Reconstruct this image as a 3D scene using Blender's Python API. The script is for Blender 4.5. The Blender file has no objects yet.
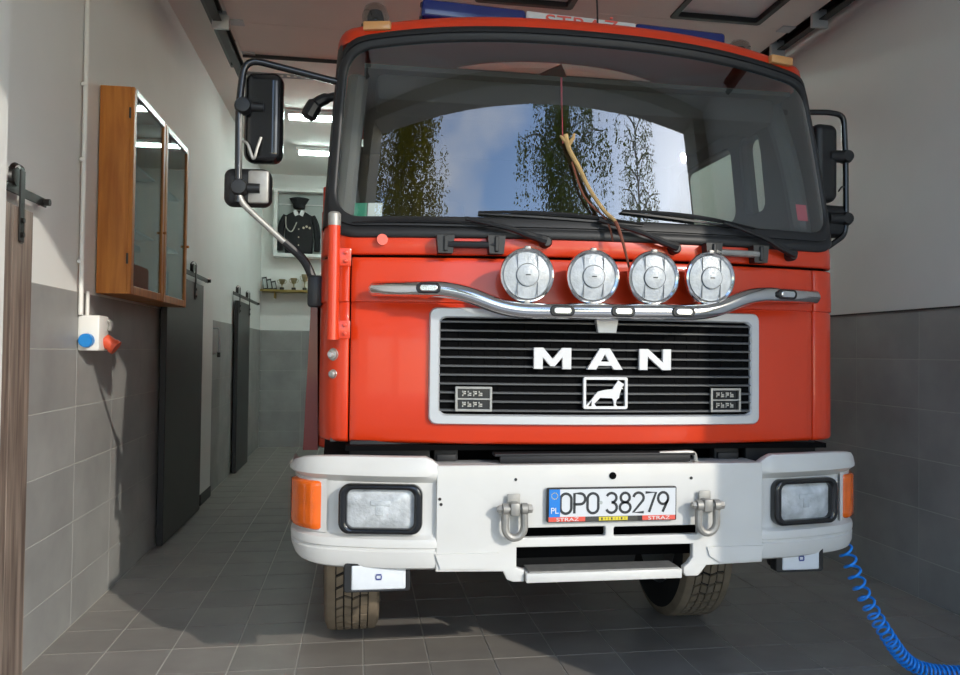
import bpy, bmesh, math, random
from mathutils import Vector, Matrix, noise
random.seed(7)
R = math.radians
SC = bpy.context.scene
COL = SC.collection
# ------------------------------------------------------------------ camera
F_PX, YAW, PITCH, ROLL, CAM_H = 771.74, 0.15399, 0.01921, 0.01267, 1.45866
def camera():
    cy, sy, cp, sp = math.cos(YAW), math.sin(YAW), math.cos(PITCH), math.sin(PITCH)
    f = Vector((sy * cp, cy * cp, sp)); r = Vector((cy, -sy, 0)); u = r.cross(f)
    cr, sr = math.cos(ROLL), math.sin(ROLL)
    r2 = r * cr + u * sr; u2 = u * cr - r * sr
    cd = bpy.data.cameras.new('camera'); co = bpy.data.objects.new('camera', cd); COL.objects.link(co)
    m = Matrix((r2, u2, -f)).transposed().to_4x4(); m.translation = (0, 0, CAM_H)
    co.matrix_world = m
    cd.sensor_width = 36; cd.lens = F_PX / 960 * 36; cd.clip_start = 0.05; cd.clip_end = 300
    SC.camera = co
camera()
SC.view_settings.view_transform = 'Standard'
SC.view_settings.look = 'None'
SC.view_settings.gamma = 1
SC.view_settings.use_curve_mapping = False
SC.view_settings.exposure = 0.0
# ------------------------------------------------------------------ sky and sun
SUN_DIR = Vector((-0.66, 1.0, -0.53)).normalized()          # the way the light travels
SUN_STRENGTH = 2.5
SKY_STRENGTH = 0.6
def world():
    w = bpy.data.worlds.new('sky'); SC.world = w; w.use_nodes = True
    nt = w.node_tree; nt.nodes.clear(); N = nt.nodes.new; L = nt.links.new
    out = N('ShaderNodeOutputWorld'); bg = N('ShaderNodeBackground')
    sky = N('ShaderNodeTexSky'); sky.sky_type = 'NISHITA'; sky.sun_disc = False
    sky.sun_elevation = math.asin(-SUN_DIR.z)
    sky.sun_rotation = math.atan2(-SUN_DIR.x, -SUN_DIR.y)
    sky.altitude = 100; sky.air_density = 1; sky.dust_density = 0.6; sky.ozone_density = 1.5
    tc = N('ShaderNodeTexCoord'); mp = N('ShaderNodeMapping'); mp.inputs['Scale'].default_value = (1, 1, 2.4)
    mp.inputs['Location'].default_value = (0.35, 0.1, 0)
    nz = N('ShaderNodeTexNoise'); nz.inputs['Scale'].default_value = 1.7; nz.inputs['Detail'].default_value = 7; nz.inputs['Roughness'].default_value = 0.55
    rp = N('ShaderNodeValToRGB'); rp.color_ramp.elements[0].position = 0.48; rp.color_ramp.elements[1].position = 0.74
    mul = N('ShaderNodeMix'); mul.data_type = 'RGBA'; mul.blend_type = 'MULTIPLY'; mul.inputs[0].default_value = 1
    mul.inputs[7].default_value = (0.56, 0.65, 0.76, 1)
    mix = N('ShaderNodeMix'); mix.data_type = 'RGBA'
    mix.inputs[7].default_value = (5.0, 5.05, 5.1, 1)
    L(tc.outputs['Generated'], mp.inputs['Vector']); L(mp.outputs[0], nz.inputs['Vector']); L(nz.outputs['Fac'], rp.inputs[0])
    L(sky.outputs[0], mul.inputs[6]); L(mul.outputs[2], mix.inputs[6]); L(rp.outputs[0], mix.inputs[0])
    L(mix.outputs[2], bg.inputs[0]); bg.inputs[1].default_value = SKY_STRENGTH
    L(bg.outputs[0], out.inputs[0])
world()
def sun():
    ld = bpy.data.lights.new('sun', 'SUN'); ld.energy = SUN_STRENGTH; ld.angle = R(0.6); ld.color = (1.0, 0.93, 0.82)
    o = bpy.data.objects.new('sun', ld); COL.objects.link(o)
    o.rotation_euler = SUN_DIR.to_track_quat('-Z', 'Y').to_euler(); o.location = (12, -14, 14)
sun()
# ------------------------------------------------------------------ materials
def lin(c):
    def f(v):
        v /= 255
        return v / 12.92 if v <= 0.04045 else ((v + 0.055) / 1.055) ** 2.4
    return (f(c[0]), f(c[1]), f(c[2]), 1)
def mat(name, rgb, rough=0.5, metal=0.0, coat=0.0, var=0.0, vscale=6.0, bump=0.0, bscale=60.0, stretch=(1, 1, 1), rnd=0.0, emit=None, spec=0.5, alpha=None, trans=0.0, subs=None):
    m = bpy.data.materials.new(name); m.use_nodes = True; nt = m.node_tree
    b = nt.nodes['Principled BSDF']; N = nt.nodes.new; L = nt.links.new
    c = lin(rgb)
    b.inputs['Base Color'].default_value = c; b.inputs['Roughness'].default_value = rough; b.inputs['Metallic'].default_value = metal
    b.inputs['Coat Weight'].default_value = coat; b.inputs['Coat Roughness'].default_value = 0.06
    b.inputs['Specular IOR Level'].default_value = spec
    b.inputs['Transmission Weight'].default_value = trans
    if emit: b.inputs['Emission Color'].default_value = lin(emit[0]); b.inputs['Emission Strength'].default_value = emit[1]
    if var or bump or rnd:
        tc = N('ShaderNodeTexCoord'); mp = N('ShaderNodeMapping'); mp.inputs['Scale'].default_value = stretch
        L(tc.outputs['Object'], mp.inputs[0])
        oi = N('ShaderNodeObjectInfo'); ad = N('ShaderNodeVectorMath'); ad.operation = 'ADD'
        sc_ = N('ShaderNodeVectorMath'); sc_.operation = 'SCALE'; sc_.inputs[3].default_value = 1.0
        L(oi.outputs['Location'], sc_.inputs[0]); L(mp.outputs[0], ad.inputs[0]); L(sc_.outputs[0], ad.inputs[1])
    if var or rnd:
        nz = N('ShaderNodeTexNoise'); nz.inputs['Scale'].default_value = vscale; nz.inputs['Detail'].default_value = 5
        L(ad.outputs[0], nz.inputs['Vector'])
        mr = N('ShaderNodeMapRange'); mr.inputs[1].default_value = 0.3; mr.inputs[2].default_value = 0.7
        mr.inputs[3].default_value = 1 - var; mr.inputs[4].default_value = 1 + var
        L(nz.outputs['Fac'], mr.inputs[0])
        m2 = N('ShaderNodeMapRange'); m2.inputs[3].default_value = 1 - rnd; m2.inputs[4].default_value = 1 + rnd
        L(oi.outputs['Random'], m2.inputs[0])
        mm = N('ShaderNodeMath'); mm.operation = 'MULTIPLY'; L(mr.outputs[0], mm.inputs[0]); L(m2.outputs[0], mm.inputs[1])
        vs = N('ShaderNodeVectorMath'); vs.operation = 'SCALE'; vs.inputs[0].default_value = c[:3]
        L(mm.outputs[0], vs.inputs[3]); L(vs.outputs[0], b.inputs['Base Color'])
    if bump:
        n2 = N('ShaderNodeTexNoise'); n2.inputs['Scale'].default_value = bscale; n2.inputs['Detail'].default_value = 3
        L(ad.outputs[0], n2.inputs['Vector'])
        bp = N('ShaderNodeBump'); bp.inputs['Strength'].default_value = bump; bp.inputs['Distance'].default_value = 0.01
        L(n2.outputs['Fac'], bp.inputs['Height']); L(bp.outputs[0], b.inputs['Normal'])
    return m
def glass_mat(name, tint=(255, 255, 255), ior=1.5, boost=1.0):
    """thin pane: tinted straight-through view plus a fresnel mirror"""
    m = bpy.data.materials.new(name); m.use_nodes = True; nt = m.node_tree; nt.nodes.clear(); N = nt.nodes.new; L = nt.links.new
    out = N('ShaderNodeOutputMaterial'); mx = N('ShaderNodeMixShader'); t = N('ShaderNodeBsdfTransparent'); g = N('ShaderNodeBsdfGlossy')
    f0 = ((ior - 1) / (ior + 1)) ** 2                     # Schlick's curve, the same from either side of the pane
    ge = N('ShaderNodeNewGeometry'); dt = N('ShaderNodeVectorMath'); dt.operation = 'DOT_PRODUCT'; ab = N('ShaderNodeMath'); ab.operation = 'ABSOLUTE'
    om = N('ShaderNodeMath'); om.operation = 'SUBTRACT'; om.inputs[0].default_value = 1.0; pw = N('ShaderNodeMath'); pw.operation = 'POWER'; pw.inputs[1].default_value = 5.0
    fr = N('ShaderNodeMath'); fr.operation = 'MULTIPLY_ADD'; fr.inputs[1].default_value = 1 - f0; fr.inputs[2].default_value = f0
    L(ge.outputs['Normal'], dt.inputs[0]); L(ge.outputs['Incoming'], dt.inputs[1]); L(dt.outputs['Value'], ab.inputs[0]); L(ab.outputs[0], om.inputs[1]); L(om.outputs[0], pw.inputs[0]); L(pw.outputs[0], fr.inputs[0])
    ml = N('ShaderNodeMath'); ml.operation = 'MULTIPLY'; ml.inputs[1].default_value = boost; ml.use_clamp = True
    t.inputs[0].default_value = lin(tint); g.inputs['Roughness'].default_value = 0.0; g.inputs[0].default_value = (1, 1, 1, 1)
    L(fr.outputs[0], ml.inputs[0]); L(ml.outputs[0], mx.inputs[0]); L(t.outputs[0], mx.inputs[1]); L(g.outputs[0], mx.inputs[2]); L(mx.outputs[0], out.inputs[0])
    return m
def wood_mat(name, c1, c2, scale, stretch, rough=0.45):
    m = bpy.data.materials.new(name); m.use_nodes = True; nt = m.node_tree; b = nt.nodes['Principled BSDF']; N = nt.nodes.new; L = nt.links.new
    tc = N('ShaderNodeTexCoord'); mp = N('ShaderNodeMapping'); mp.inputs['Scale'].default_value = stretch
    nz = N('ShaderNodeTexNoise'); nz.inputs['Scale'].default_value = scale; nz.inputs['Detail'].default_value = 6; nz.inputs['Distortion'].default_value = 0.4
    rp = N('ShaderNodeValToRGB'); rp.color_ramp.elements[0].color = lin(c1); rp.color_ramp.elements[1].color = lin(c2)
    rp.color_ramp.elements[0].position = 0.35; rp.color_ramp.elements[1].position = 0.65
    L(tc.outputs['Object'], mp.inputs[0]); L(mp.outputs[0], nz.inputs[0]); L(nz.outputs[0], rp.inputs[0]); L(rp.outputs[0], b.inputs['Base Color'])
    b.inputs['Roughness'].default_value = rough
    return m
def leaf_mat(name, rgb):
    m = bpy.data.materials.new(name); m.use_nodes = True; nt = m.node_tree; nt.nodes.clear(); N = nt.nodes.new; L = nt.links.new
    out = N('ShaderNodeOutputMaterial'); mx = N('ShaderNodeMixShader'); d = N('ShaderNodeBsdfDiffuse'); t = N('ShaderNodeBsdfTranslucent')
    tc = N('ShaderNodeTexCoord'); nz = N('ShaderNodeTexNoise'); nz.inputs['Scale'].default_value = 1.6; mr = N('ShaderNodeMapRange'); mr.inputs[1].default_value = 0.3; mr.inputs[2].default_value = 0.7; mr.inputs[3].default_value = 0.6; mr.inputs[4].default_value = 1.3
    vs = N('ShaderNodeVectorMath'); vs.operation = 'SCALE'; vs.inputs[0].default_value = lin(rgb)[:3]
    L(tc.outputs['Object'], nz.inputs[0]); L(nz.outputs['Fac'], mr.inputs[0]); L(mr.outputs[0], vs.inputs[3]); L(vs.outputs[0], d.inputs[0]); L(vs.outputs[0], t.inputs[0])
    mx.inputs[0].default_value = 0.5; L(d.outputs[0], mx.inputs[1]); L(t.outputs[0], mx.inputs[2]); L(mx.outputs[0], out.inputs[0])
    return m
M = dict(
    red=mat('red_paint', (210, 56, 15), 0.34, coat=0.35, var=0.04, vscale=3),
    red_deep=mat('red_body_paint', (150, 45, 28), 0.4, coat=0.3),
    white=mat('white_bumper_paint', (206, 205, 201), 0.42, coat=0.25, var=0.03, vscale=5, bump=0.02, bscale=200),
    silver=mat('silver_trim', (196, 198, 200), 0.38, metal=0.35),
    letter=mat('letter_white', (216, 216, 216), 0.35),
    chrome=mat('chrome', (225, 225, 225), 0.12, metal=1.0),
    steel=mat('grey_steel', (165, 163, 158), 0.45, metal=0.6, var=0.1, vscale=30),
    shackle=mat('cast_steel', (150, 148, 143), 0.5, metal=0.4, var=0.1, vscale=40),
    black=mat('black_plastic', (24, 25, 27), 0.42),
    gloss_black=mat('gloss_black', (16, 17, 19), 0.2, coat=0.4),
    rubber=mat('rubber_gasket', (30, 31, 33), 0.5),
    slat=mat('slat_grey', (88, 89, 90), 0.4, metal=0.2),
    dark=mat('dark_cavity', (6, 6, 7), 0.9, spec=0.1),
    chassis=mat('chassis_black', (22, 22, 24), 0.6, var=0.15, vscale=10),
    tyre=mat('tyre_rubber', (118, 105, 88), 0.85, var=0.15, vscale=12),
    tyre_gap=mat('tyre_groove', (18, 17, 16), 0.95),
    rim=mat('wheel_rim', (120, 120, 118), 0.5, metal=0.4),
    amber=mat('amber_lens', (226, 98, 8), 0.18, coat=0.5, spec=0.6, var=0.08, vscale=18),
    lens=mat('clear_lens', (184, 189, 192), 0.22, coat=0.4, var=0.14, vscale=30, bump=0.25, bscale=120),
    headlens=mat('headlight_lens', (188, 192, 194), 0.12, coat=0.6, var=0.35, vscale=14, bump=0.3, bscale=70),
    foglens=mat('fog_lens', (214, 218, 222), 0.2, coat=0.5, var=0.05, vscale=20),
    lens_line=mat('lens_rib_grey', (96, 102, 108), 0.3),  # grey of the rib pattern on the driving lamp lenses
    lampglass=glass_mat('headlight_glass', (235, 240, 242), 1.5),
    reflector=mat('reflector', (222, 224, 226), 0.3, metal=0.25, bump=0.6, bscale=40),
    mark_blue=mat('blue_mark', (50, 62, 130), 0.4),
    plate=mat('plate_white', (206, 209, 212), 0.4),
    plate_ink=mat('plate_ink', (40, 44, 48), 0.5),
    plate_blue=mat('plate_blue', (18, 120, 205), 0.4),
    strip_red=mat('strip_red', (214, 84, 70), 0.4), strip_dark=mat('strip_dark', (62, 62, 58), 0.4), strip_yellow=mat('strip_yellow', (214, 196, 50), 0.4),
    bar_blue=mat('lightbar_blue', (24, 40, 108), 0.2, coat=0.6),
    glass=glass_mat('windscreen_glass', (240, 245, 243), 1.65, 2.5),
    sideglass=glass_mat('side_glass', (232, 238, 236), 1.45),
    cabinet_glass=glass_mat('cabinet_glass', (200, 212, 212), 1.5, 0.55),
    dome=glass_mat('clear_dome', (215, 212, 208), 1.6, 2.2),
    interior=mat('cab_interior', (36, 37, 38), 0.8), lining=mat('cab_lining', (54, 54, 53), 0.9), trim=mat('cab_trim', (70, 72, 71), 0.7),
    seat=mat('seat_fabric', (38, 40, 44), 0.95),
    sticker_w=mat('sticker_white', (200, 205, 205), 0.5), sticker_g=mat('sticker_green', (40, 130, 105), 0.5), sticker_p=mat('sticker_pink', (190, 70, 90), 0.5),
    wall=mat('white_wall_paint', (230, 231, 228), 0.85, var=0.02, vscale=2, bump=0.04, bscale=90),
    ceil=mat('ceiling_paint', (228, 227, 222), 0.9, var=0.02, vscale=2),
    walltile=mat('grey_wall_tile', (150, 150, 148), 0.5, var=0.14, vscale=3.2, rnd=0.05),
    grout=mat('grout', (176, 176, 170), 0.9),
    floortile=mat('dark_floor_tile', (140, 135, 129), 0.4, var=0.1, vscale=5, rnd=0.06, bump=0.03, bscale=30),
    floorgrout=mat('floor_grout', (205, 202, 194), 0.9),
    asphalt=mat('paving_outside', (168, 166, 162), 0.9, var=0.12, vscale=3),
    facade=mat('facade_render', (196, 190, 176), 0.9, var=0.05, vscale=3),
    door_panel=mat('sectional_door_inner', (222, 216, 208), 0.5, var=0.02, vscale=3),
    track=mat('galvanised_track', (70, 72, 74), 0.4, metal=0.6), trackdark=mat('black_track', (22, 23, 24), 0.45),
    zinc=mat('zinc_bracket', (190, 194, 196), 0.4, metal=0.5),
    barn=wood_mat('grey_oak_laminate', (96, 82, 74), (150, 134, 122), 6.0, (6, 6, 0.35)),
    barn_dark=mat('dark_door_laminate', (32, 31, 33), 0.38, var=0.1, vscale=4, stretch=(6, 6, 0.4)),
    black_iron=mat('black_iron', (26, 24, 22), 0.4, metal=0.0),
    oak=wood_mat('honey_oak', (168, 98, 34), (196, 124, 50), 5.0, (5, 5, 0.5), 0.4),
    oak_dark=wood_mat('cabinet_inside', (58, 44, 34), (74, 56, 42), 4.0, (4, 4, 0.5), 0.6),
    alu=mat('cabinet_top_trim', (190, 190, 186), 0.35, metal=0.5),
    pvc=mat('white_pvc', (232, 231, 226), 0.4), socket_blue=mat('socket_blue', (30, 130, 205), 0.4), socket_red=mat('socket_red', (214, 84, 52), 0.4),
    cloth=mat('dark_uniform_cloth', (24, 25, 28), 0.95), shirt=mat('shirt_white', (216, 218, 220), 0.8), cord=mat('silver_cord', (170, 168, 160), 0.5),
    medal=mat('medal', (180, 170, 150), 0.35, metal=0.5),
    frame_white=mat('frame_white', (224, 226, 224), 0.5), frame_back=mat('frame_backing', (170, 176, 174), 0.9),
    shelf=mat('yellowish_shelf', (150, 128, 62), 0.5), cup=mat('trophy_metal', (170, 160, 130), 0.3, metal=0.8), cup_base=mat('trophy_base', (36, 32, 30), 0.4),
    book=mat('dark_frame', (44, 42, 42), 0.6),
    tube=mat('lamp_tube', (255, 255, 255), 0.5, emit=((222, 245, 240), 52.0)), lampbody=mat('lamp_body', (220, 224, 222), 0.5),
    hose=mat('blue_hose', (14, 142, 246), 0.3, coat=0.3),
    twig=mat('dry_twig', (168, 140, 92), 0.7, var=0.2, vscale=30), twig_dark=mat('red_twig', (112, 62, 44), 0.7),
    bark=mat('birch_bark', (176, 170, 160), 0.9, var=0.35, vscale=6, stretch=(1, 1, 3)),
    leaf1=leaf_mat('leaves_olive', (150, 138, 48)),
    leaf2=leaf_mat('leaves_green', (130, 136, 70)),
)
# ------------------------------------------------------------------ mesh helpers
class MB:
    def __init__(s): s.bm = bmesh.new()
    def box(s, c, d, bev=0.0, seg=2, rot=None):
        b2 = bmesh.new(); bmesh.ops.create_cube(b2, size=1)
        for v in b2.verts: v.co = Vector((v.co.x * d[0], v.co.y * d[1], v.co.z * d[2]))
        if bev > 0: bmesh.ops.bevel(b2, geom=b2.edges[:], offset=bev, segments=seg, profile=0.5, affect='EDGES')
        mtx = Matrix.Translation(c) @ (rot.to_4x4() if rot is not None else Matrix())
        s.merge(b2, mtx); return s
    def merge(s, b2, mtx=None):
        mp = {}
        for v in b2.verts: mp[v] = s.bm.verts.new(mtx @ v.co if mtx else v.co)
        for f in b2.faces:
            try: s.bm.faces.new([mp[v] for v in f.verts])
            except ValueError: pass
        b2.free()
    def grid(s, rows, cu=False, cv=False):
        V = [[s.bm.verts.new(p) for p in r] for r in rows]
        nr, nc = len(V), len(V[0])
        for i in range(nr if cv else nr - 1):
            for j in range(nc if cu else nc - 1):
                a, b, c, d = V[i][j], V[i][(j + 1) % nc], V[(i + 1) % nr][(j + 1) % nc], V[(i + 1) % nr][j]
                try: s.bm.faces.new((a, b, c, d))
                except ValueError: pass
        return V
    def tube(s, pts, r, n=10, closed=False, caps=True):
        pts = [Vector(p) for p in pts]; m = len(pts)
        rs = r if isinstance(r, (list, tuple)) else [r] * m
        T = []
        for i in range(m):
            if closed: t = pts[(i + 1) % m] - pts[i - 1]
            else: t = pts[min(i + 1, m - 1)] - pts[max(i - 1, 0)]
            T.append(t.normalized() if t.length > 1e-9 else Vector((0, 0, 1)))
        ref = Vector((0, 0, 1)) if abs(T[0].z) < 0.9 else Vector((1, 0, 0))
        u = T[0].cross(ref).normalized(); rows = []
        for i in range(m):
            u = (u - T[i] * u.dot(T[i])).normalized(); w = T[i].cross(u)
            rows.append([pts[i] + (u * math.cos(2 * math.pi * k / n) + w * math.sin(2 * math.pi * k / n)) * rs[i] for k in range(n)])
        V = s.grid(rows, cu=True, cv=closed)
        if caps and not closed:
            for row in (V[0], V[-1]):
                try: s.bm.faces.new(row)
                except ValueError: pass
        return s
    def lathe(s, prof, org=(0, 0, 0), axis='z', n=28, caps=True):
        """prof: (radius, height) pairs turned about axis"""
        o = Vector(org); rows = []
        for r, h in prof:
            row = []
            for k in range(n):
                a = 2 * math.pi * k / n; x, y = r * math.cos(a), r * math.sin(a)
                p = {'z': (x, y, h), 'y': (x, h, y), 'x': (h, x, y)}[axis]
                row.append(o + Vector(p))
            rows.append(row)
        V = s.grid(rows, cu=True)
        if caps:
            for row, pr in ((V[0], prof[0]), (V[-1], prof[-1])):
                if pr[0] > 1e-6:
                    try: s.bm.faces.new(row)
                    except ValueError: pass
        return s
    def prism(s, poly, y0, y1, mapf=None):
        """poly in x,z pushed from y0 to y1"""
        mapf = mapf or (lambda x, y, z: (x, y, z))
        A = [s.bm.verts.new(mapf(x, y0, z)) for x, z in poly]; B = [s.bm.verts.new(mapf(x, y1, z)) for x, z in poly]
        s.bm.faces.new(A); s.bm.faces.new(B[::-1]); n = len(poly)
        for i in range(n): s.bm.faces.new((A[i], A[(i + 1) % n], B[(i + 1) % n], B[i]))
        return s
    def build(s, name, m, parent=None, sharp=35, smooth=True, weld=True):
        if weld: bmesh.ops.remove_doubles(s.bm, verts=s.bm.verts[:], dist=1e-5)
        bmesh.ops.recalc_face_normals(s.bm, faces=s.bm.faces[:])
        me = bpy.data.meshes.new(name); s.bm.to_mesh(me); s.bm.free()
        return link(name, me, m, parent, sharp, smooth)
def link(name, me, m, parent=None, sharp=35, smooth=True):
    if smooth and len(me.polygons):
        me.polygons.foreach_set('use_smooth', [True] * len(me.polygons)); me.set_sharp_from_angle(angle=R(sharp))
    if m is not None:
        me.materials.clear(); me.materials.append(m)
    o = bpy.data.objects.new(name, me); COL.objects.link(o)
    if parent is not None: o.parent = parent
    return o
def fill2d(outline, holes=(), depth=0.01, bevel=0.0, bres=2):
    """flat plate with holes in x,z; front face looks to -y; centred on y = 0"""
    cu = bpy.data.curves.new('tmp', 'CURVE'); cu.dimensions = '2D'; cu.fill_mode = 'BOTH'
    cu.extrude = depth / 2 - bevel; cu.bevel_depth = bevel; cu.bevel_resolution = bres
    if bevel: cu.offset = -bevel
    for loop in (outline, *holes):
        sp = cu.splines.new('POLY'); sp.points.add(len(loop) - 1)
        for p, q in zip(sp.points, loop): p.co = (q[0], q[1], 0, 1)
        sp.use_cyclic_u = True
    o = bpy.data.objects.new('tmp', cu); COL.objects.link(o)
    dg = bpy.context.evaluated_depsgraph_get()
    me = bpy.data.meshes.new_from_object(o.evaluated_get(dg))
    bpy.data.objects.remove(o); bpy.data.curves.remove(cu)
    me.transform(Matrix.Rotation(R(90), 4, 'X'))
    return me
def plate_obj(name, m, parent, outline, holes=(), depth=0.01, bevel=0.0, loc=(0, 0, 0), rotz=0, warp=None, bres=2):
    me = fill2d(outline, holes, depth, bevel, bres)
    me.transform(Matrix.Translation(loc) @ Matrix.Rotation(rotz, 4, 'Z'))
    if warp:
        for v in me.vertices: v.co = warp(v.co)
    return link(name, me, m, parent, 40)
def text_obj(name, m, parent, body, size, depth, loc, rotz=0, sx=1.0, rot90=True):
    cu = bpy.data.curves.new('tmp', 'FONT'); cu.body = body; cu.size = size; cu.extrude = depth / 2; cu.align_x = 'CENTER'; cu.align_y = 'CENTER'
    o = bpy.data.objects.new('tmp', cu); COL.objects.link(o)
    dg = bpy.context.evaluated_depsgraph_get(); me = bpy.data.meshes.new_from_object(o.evaluated_get(dg))
    bpy.data.objects.remove(o); bpy.data.curves.remove(cu)
    me.transform(Matrix.Translation(loc) @ Matrix.Rotation(rotz, 4, 'Z') @ (Matrix.Rotation(R(90), 4, 'X') if rot90 else Matrix()) @ Matrix.Diagonal((sx, 1, 1, 1)))
    return link(name, me, m, parent, 30, False)
def rrect(x0, x1, z0, z1, r, n=6):
    out = []
    for cx, cz, a0 in ((x1 - r, z1 - r, 0), (x0 + r, z1 - r, 90), (x0 + r, z0 + r, 180), (x1 - r, z0 + r, 270)):
        for k in range(n + 1):
            a = R(a0 + 90 * k / n); out.append((cx + r * math.cos(a), cz + r * math.sin(a)))
    return out
def smooth_path(pts, k=8):
    P = [Vector(p) for p in pts]; out = []
    for i in range(len(P) - 1):
        p0, p1, p2, p3 = P[max(i - 1, 0)], P[i], P[i + 1], P[min(i + 2, len(P) - 1)]
        for j in range(k):
            t = j / k
            out.append(0.5 * ((2 * p1) + (p2 - p0) * t + (2 * p0 - 5 * p1 + 4 * p2 - p3) * t * t + (3 * p1 - p0 - 3 * p2 + p3) * t ** 3))
    out.append(P[-1]); return out
def corner_path(pts, rad=0.05, k=5):
    """polyline with rounded corners"""
    P = [Vector(p) for p in pts]; out = [P[0]]
    for i in range(1, len(P) - 1):
        a, b, c = P[i - 1], P[i], P[i + 1]; r = min(rad, (a - b).length * 0.45, (c - b).length * 0.45)
        p, q = b + (a - b).normalized() * r, b + (c - b).normalized() * r
        for j in range(k + 1):
            t = j / k; out.append(p * (1 - t) ** 2 + b * 2 * t * (1 - t) + q * t * t)
    out.append(P[-1]); return out
def thing(name, label, cat, loc=(0, 0, 0), group=None):
    o = bpy.data.objects.new(name, None); COL.objects.link(o); o.location = loc; o.empty_display_size = 0.1
    return tag(o, label, cat, group)
def tag(o, label, cat, group=None):
    o['label'] = label; o['category'] = cat
    if group: o['group'] = group
    return o
def struct(o, label=None):
    o['kind'] = 'structure'
    if label: o['label'] = label
    return o
def plabel(o, label): o['label'] = label; return o
# ------------------------------------------------------------------ the room
XL, XR, YF, YB, ZC = -1.476, 3.381, 0.55, 11.9, 4.1
TS, TX0, TY0 = 0.3054, -1.1834, 3.9541          # floor tile pitch and one grout crossing
TOP = 1.751                                    # top of the wall tiles
def room():
    fl = struct(MB().box((0.95, (YF + YB) / 2 - 0.05, -0.104), (4.95, YB - YF + 0.6, 0.2)).build('floor', M['floorgrout'], None), 'dark grey tiled garage floor')
    # floor tiles: single ones near, one joined mesh beyond
    g = 0.008; tm = None; far = MB(); n_single = 0
    def tile_bm(x0, x1, y0, y1):
        b = MB(); cx, cy = (x0 + x1) / 2, (y0 + y1) / 2; b.box((0, 0, -0.0035), (x1 - x0, y1 - y0, 0.007)); return b, cx, cy
    for j in range(-5, 27):
        for i in range(-1, 15):
            x0, x1 = max(TX0 + i * TS, XL + 0.001) + g / 2, min(TX0 + (i + 1) * TS, XR - 0.001) - g / 2
            y0, y1 = TY0 + j * TS + g / 2, min(TY0 + (j + 1) * TS - g / 2, YB)
            if x1 - x0 < 0.02 or y1 - y0 < 0.02: continue
            if -3 <= j <= 7:
                full = abs((x1 - x0) - (TS - g)) < 1e-4
                if full and tm is not None: o = bpy.data.objects.new('floor_tile', tm); COL.objects.link(o); o.parent = fl
                else:
                    b, _, _ = tile_bm(x0, x1, y0, y1); o = b.build('floor_tile', M['floortile'], fl, smooth=False)
                    if full: tm = o.data
                o.location = ((x0 + x1) / 2, (y0 + y1) / 2, random.uniform(-0.0006, 0.0004))
            else:
                far.box(((x0 + x1) / 2, (y0 + y1) / 2, -0.0035), (x1 - x0, y1 - y0, 0.007))
    for j in range(-10, -5):
        for i in range(-1, 15):
            x0, x1 = max(TX0 + i * TS, XL + 0.001) + g / 2, min(TX0 + (i + 1) * TS, XR - 0.001) - g / 2
            y0 = TY0 + j * TS + g / 2
            far.box(((x0 + x1) / 2, y0 + TS / 2 - g / 2, -0.0035), (x1 - x0, TS - g, 0.007))
    o = far.build('far_floor_tiles', M['floortile'], fl, smooth=False); o['kind'] = 'stuff'
    # walls
    wl = struct(MB().box((XL - 0.108, (YF + YB) / 2, 2.1), (0.2, YB - YF + 0.1, 4.3)).build('wall_left', M['wall']), 'white left wall with grey tiles up to chest height')
    wr = struct(MB().box((XR + 0.108, (YF + YB) / 2, 2.1), (0.2, YB - YF + 0.1, 4.3)).build('wall_right', M['wall']), 'white right wall with grey tiles up to chest height')
    wb = struct(MB().box((0.95, YB + 0.108, 2.1), (5.2, 0.2, 4.3)).build('wall_back', M['wall']), 'white back wall with grey tiles at the bottom')
    struct(MB().box((0.95, (YF + YB) / 2, ZC + 0.1), (5.2, YB - YF + 0.4, 0.2)).build('ceiling', M['ceil']), 'white ceiling')
    b = MB(); b.box((0.95, YF - 0.15, 4.46), (8.0, 0.3, 1.0)); b.box((-2.3, YF - 0.15, 1.98), (2.0, 0.3, 3.96)); b.box((4.16, YF - 0.15, 1.98), (2.0, 0.3, 3.96))
    struct(b.build('wall_front', M['facade'], smooth=False), 'front wall around the open garage doorway')
    # wall tiles
    zs = [0.0] + [0.241 + 0.302 * k for k in range(6)]; gw = 0.004
    cache = {}
    def wtile(wall, side, y0, y1, z0, z1):
        w, h = y1 - y0 - gw, z1 - z0 - gw; key = (round(w, 3), round(h, 3))
        if key not in cache:
            o = MB().box((0, 0, 0), (0.009, w, h), 0.0012, 1).build('wall_tile', M['walltile'], wall, smooth=False); cache[key] = o.data
        else:
            o = bpy.data.objects.new('wall_tile', cache[key]); COL.objects.link(o); o.parent = wall
        x = {'L': XL - 0.0045, 'R': XR + 0.0045}.get(side)
        if side == 'B': o.location = (y0 / 2 + y1 / 2, YB + 0.0045, (z0 + z1) / 2); o.rotation_euler = (0, 0, R(90))
        else: o.location = (x, (y0 + y1) / 2, (z0 + z1) / 2)
    for k in range(6):
        z0, z1 = zs[k], zs[k + 1]
        for j in range(-3, 13):
            y0 = 4.349 + 0.602 * j; wtile(wl, 'L', y0, min(y0 + 0.602, YB), z0, z1)
        for j in range(-2, 6):
            y0 = 4.257 + 0.602 * j; wtile(wr, 'R', y0, y0 + 0.602, z0, z1)
        for j in range(0, 4):
            x0 = XL + 0.602 * j; wtile(wb, 'B', x0, x0 + 0.602, z0, z1)
    for side, x, y0, y1 in (('left', XL - 0.004, 2.5, YB), ('right', XR + 0.004, 3.0, 7.9)):
        b = MB().box((x, (y0 + y1) / 2, TOP / 2), (0.006, y1 - y0, TOP)); struct(b.build('wall_%s_grout' % side, M['grout'], wl if side == 'left' else wr, smooth=False))
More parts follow.
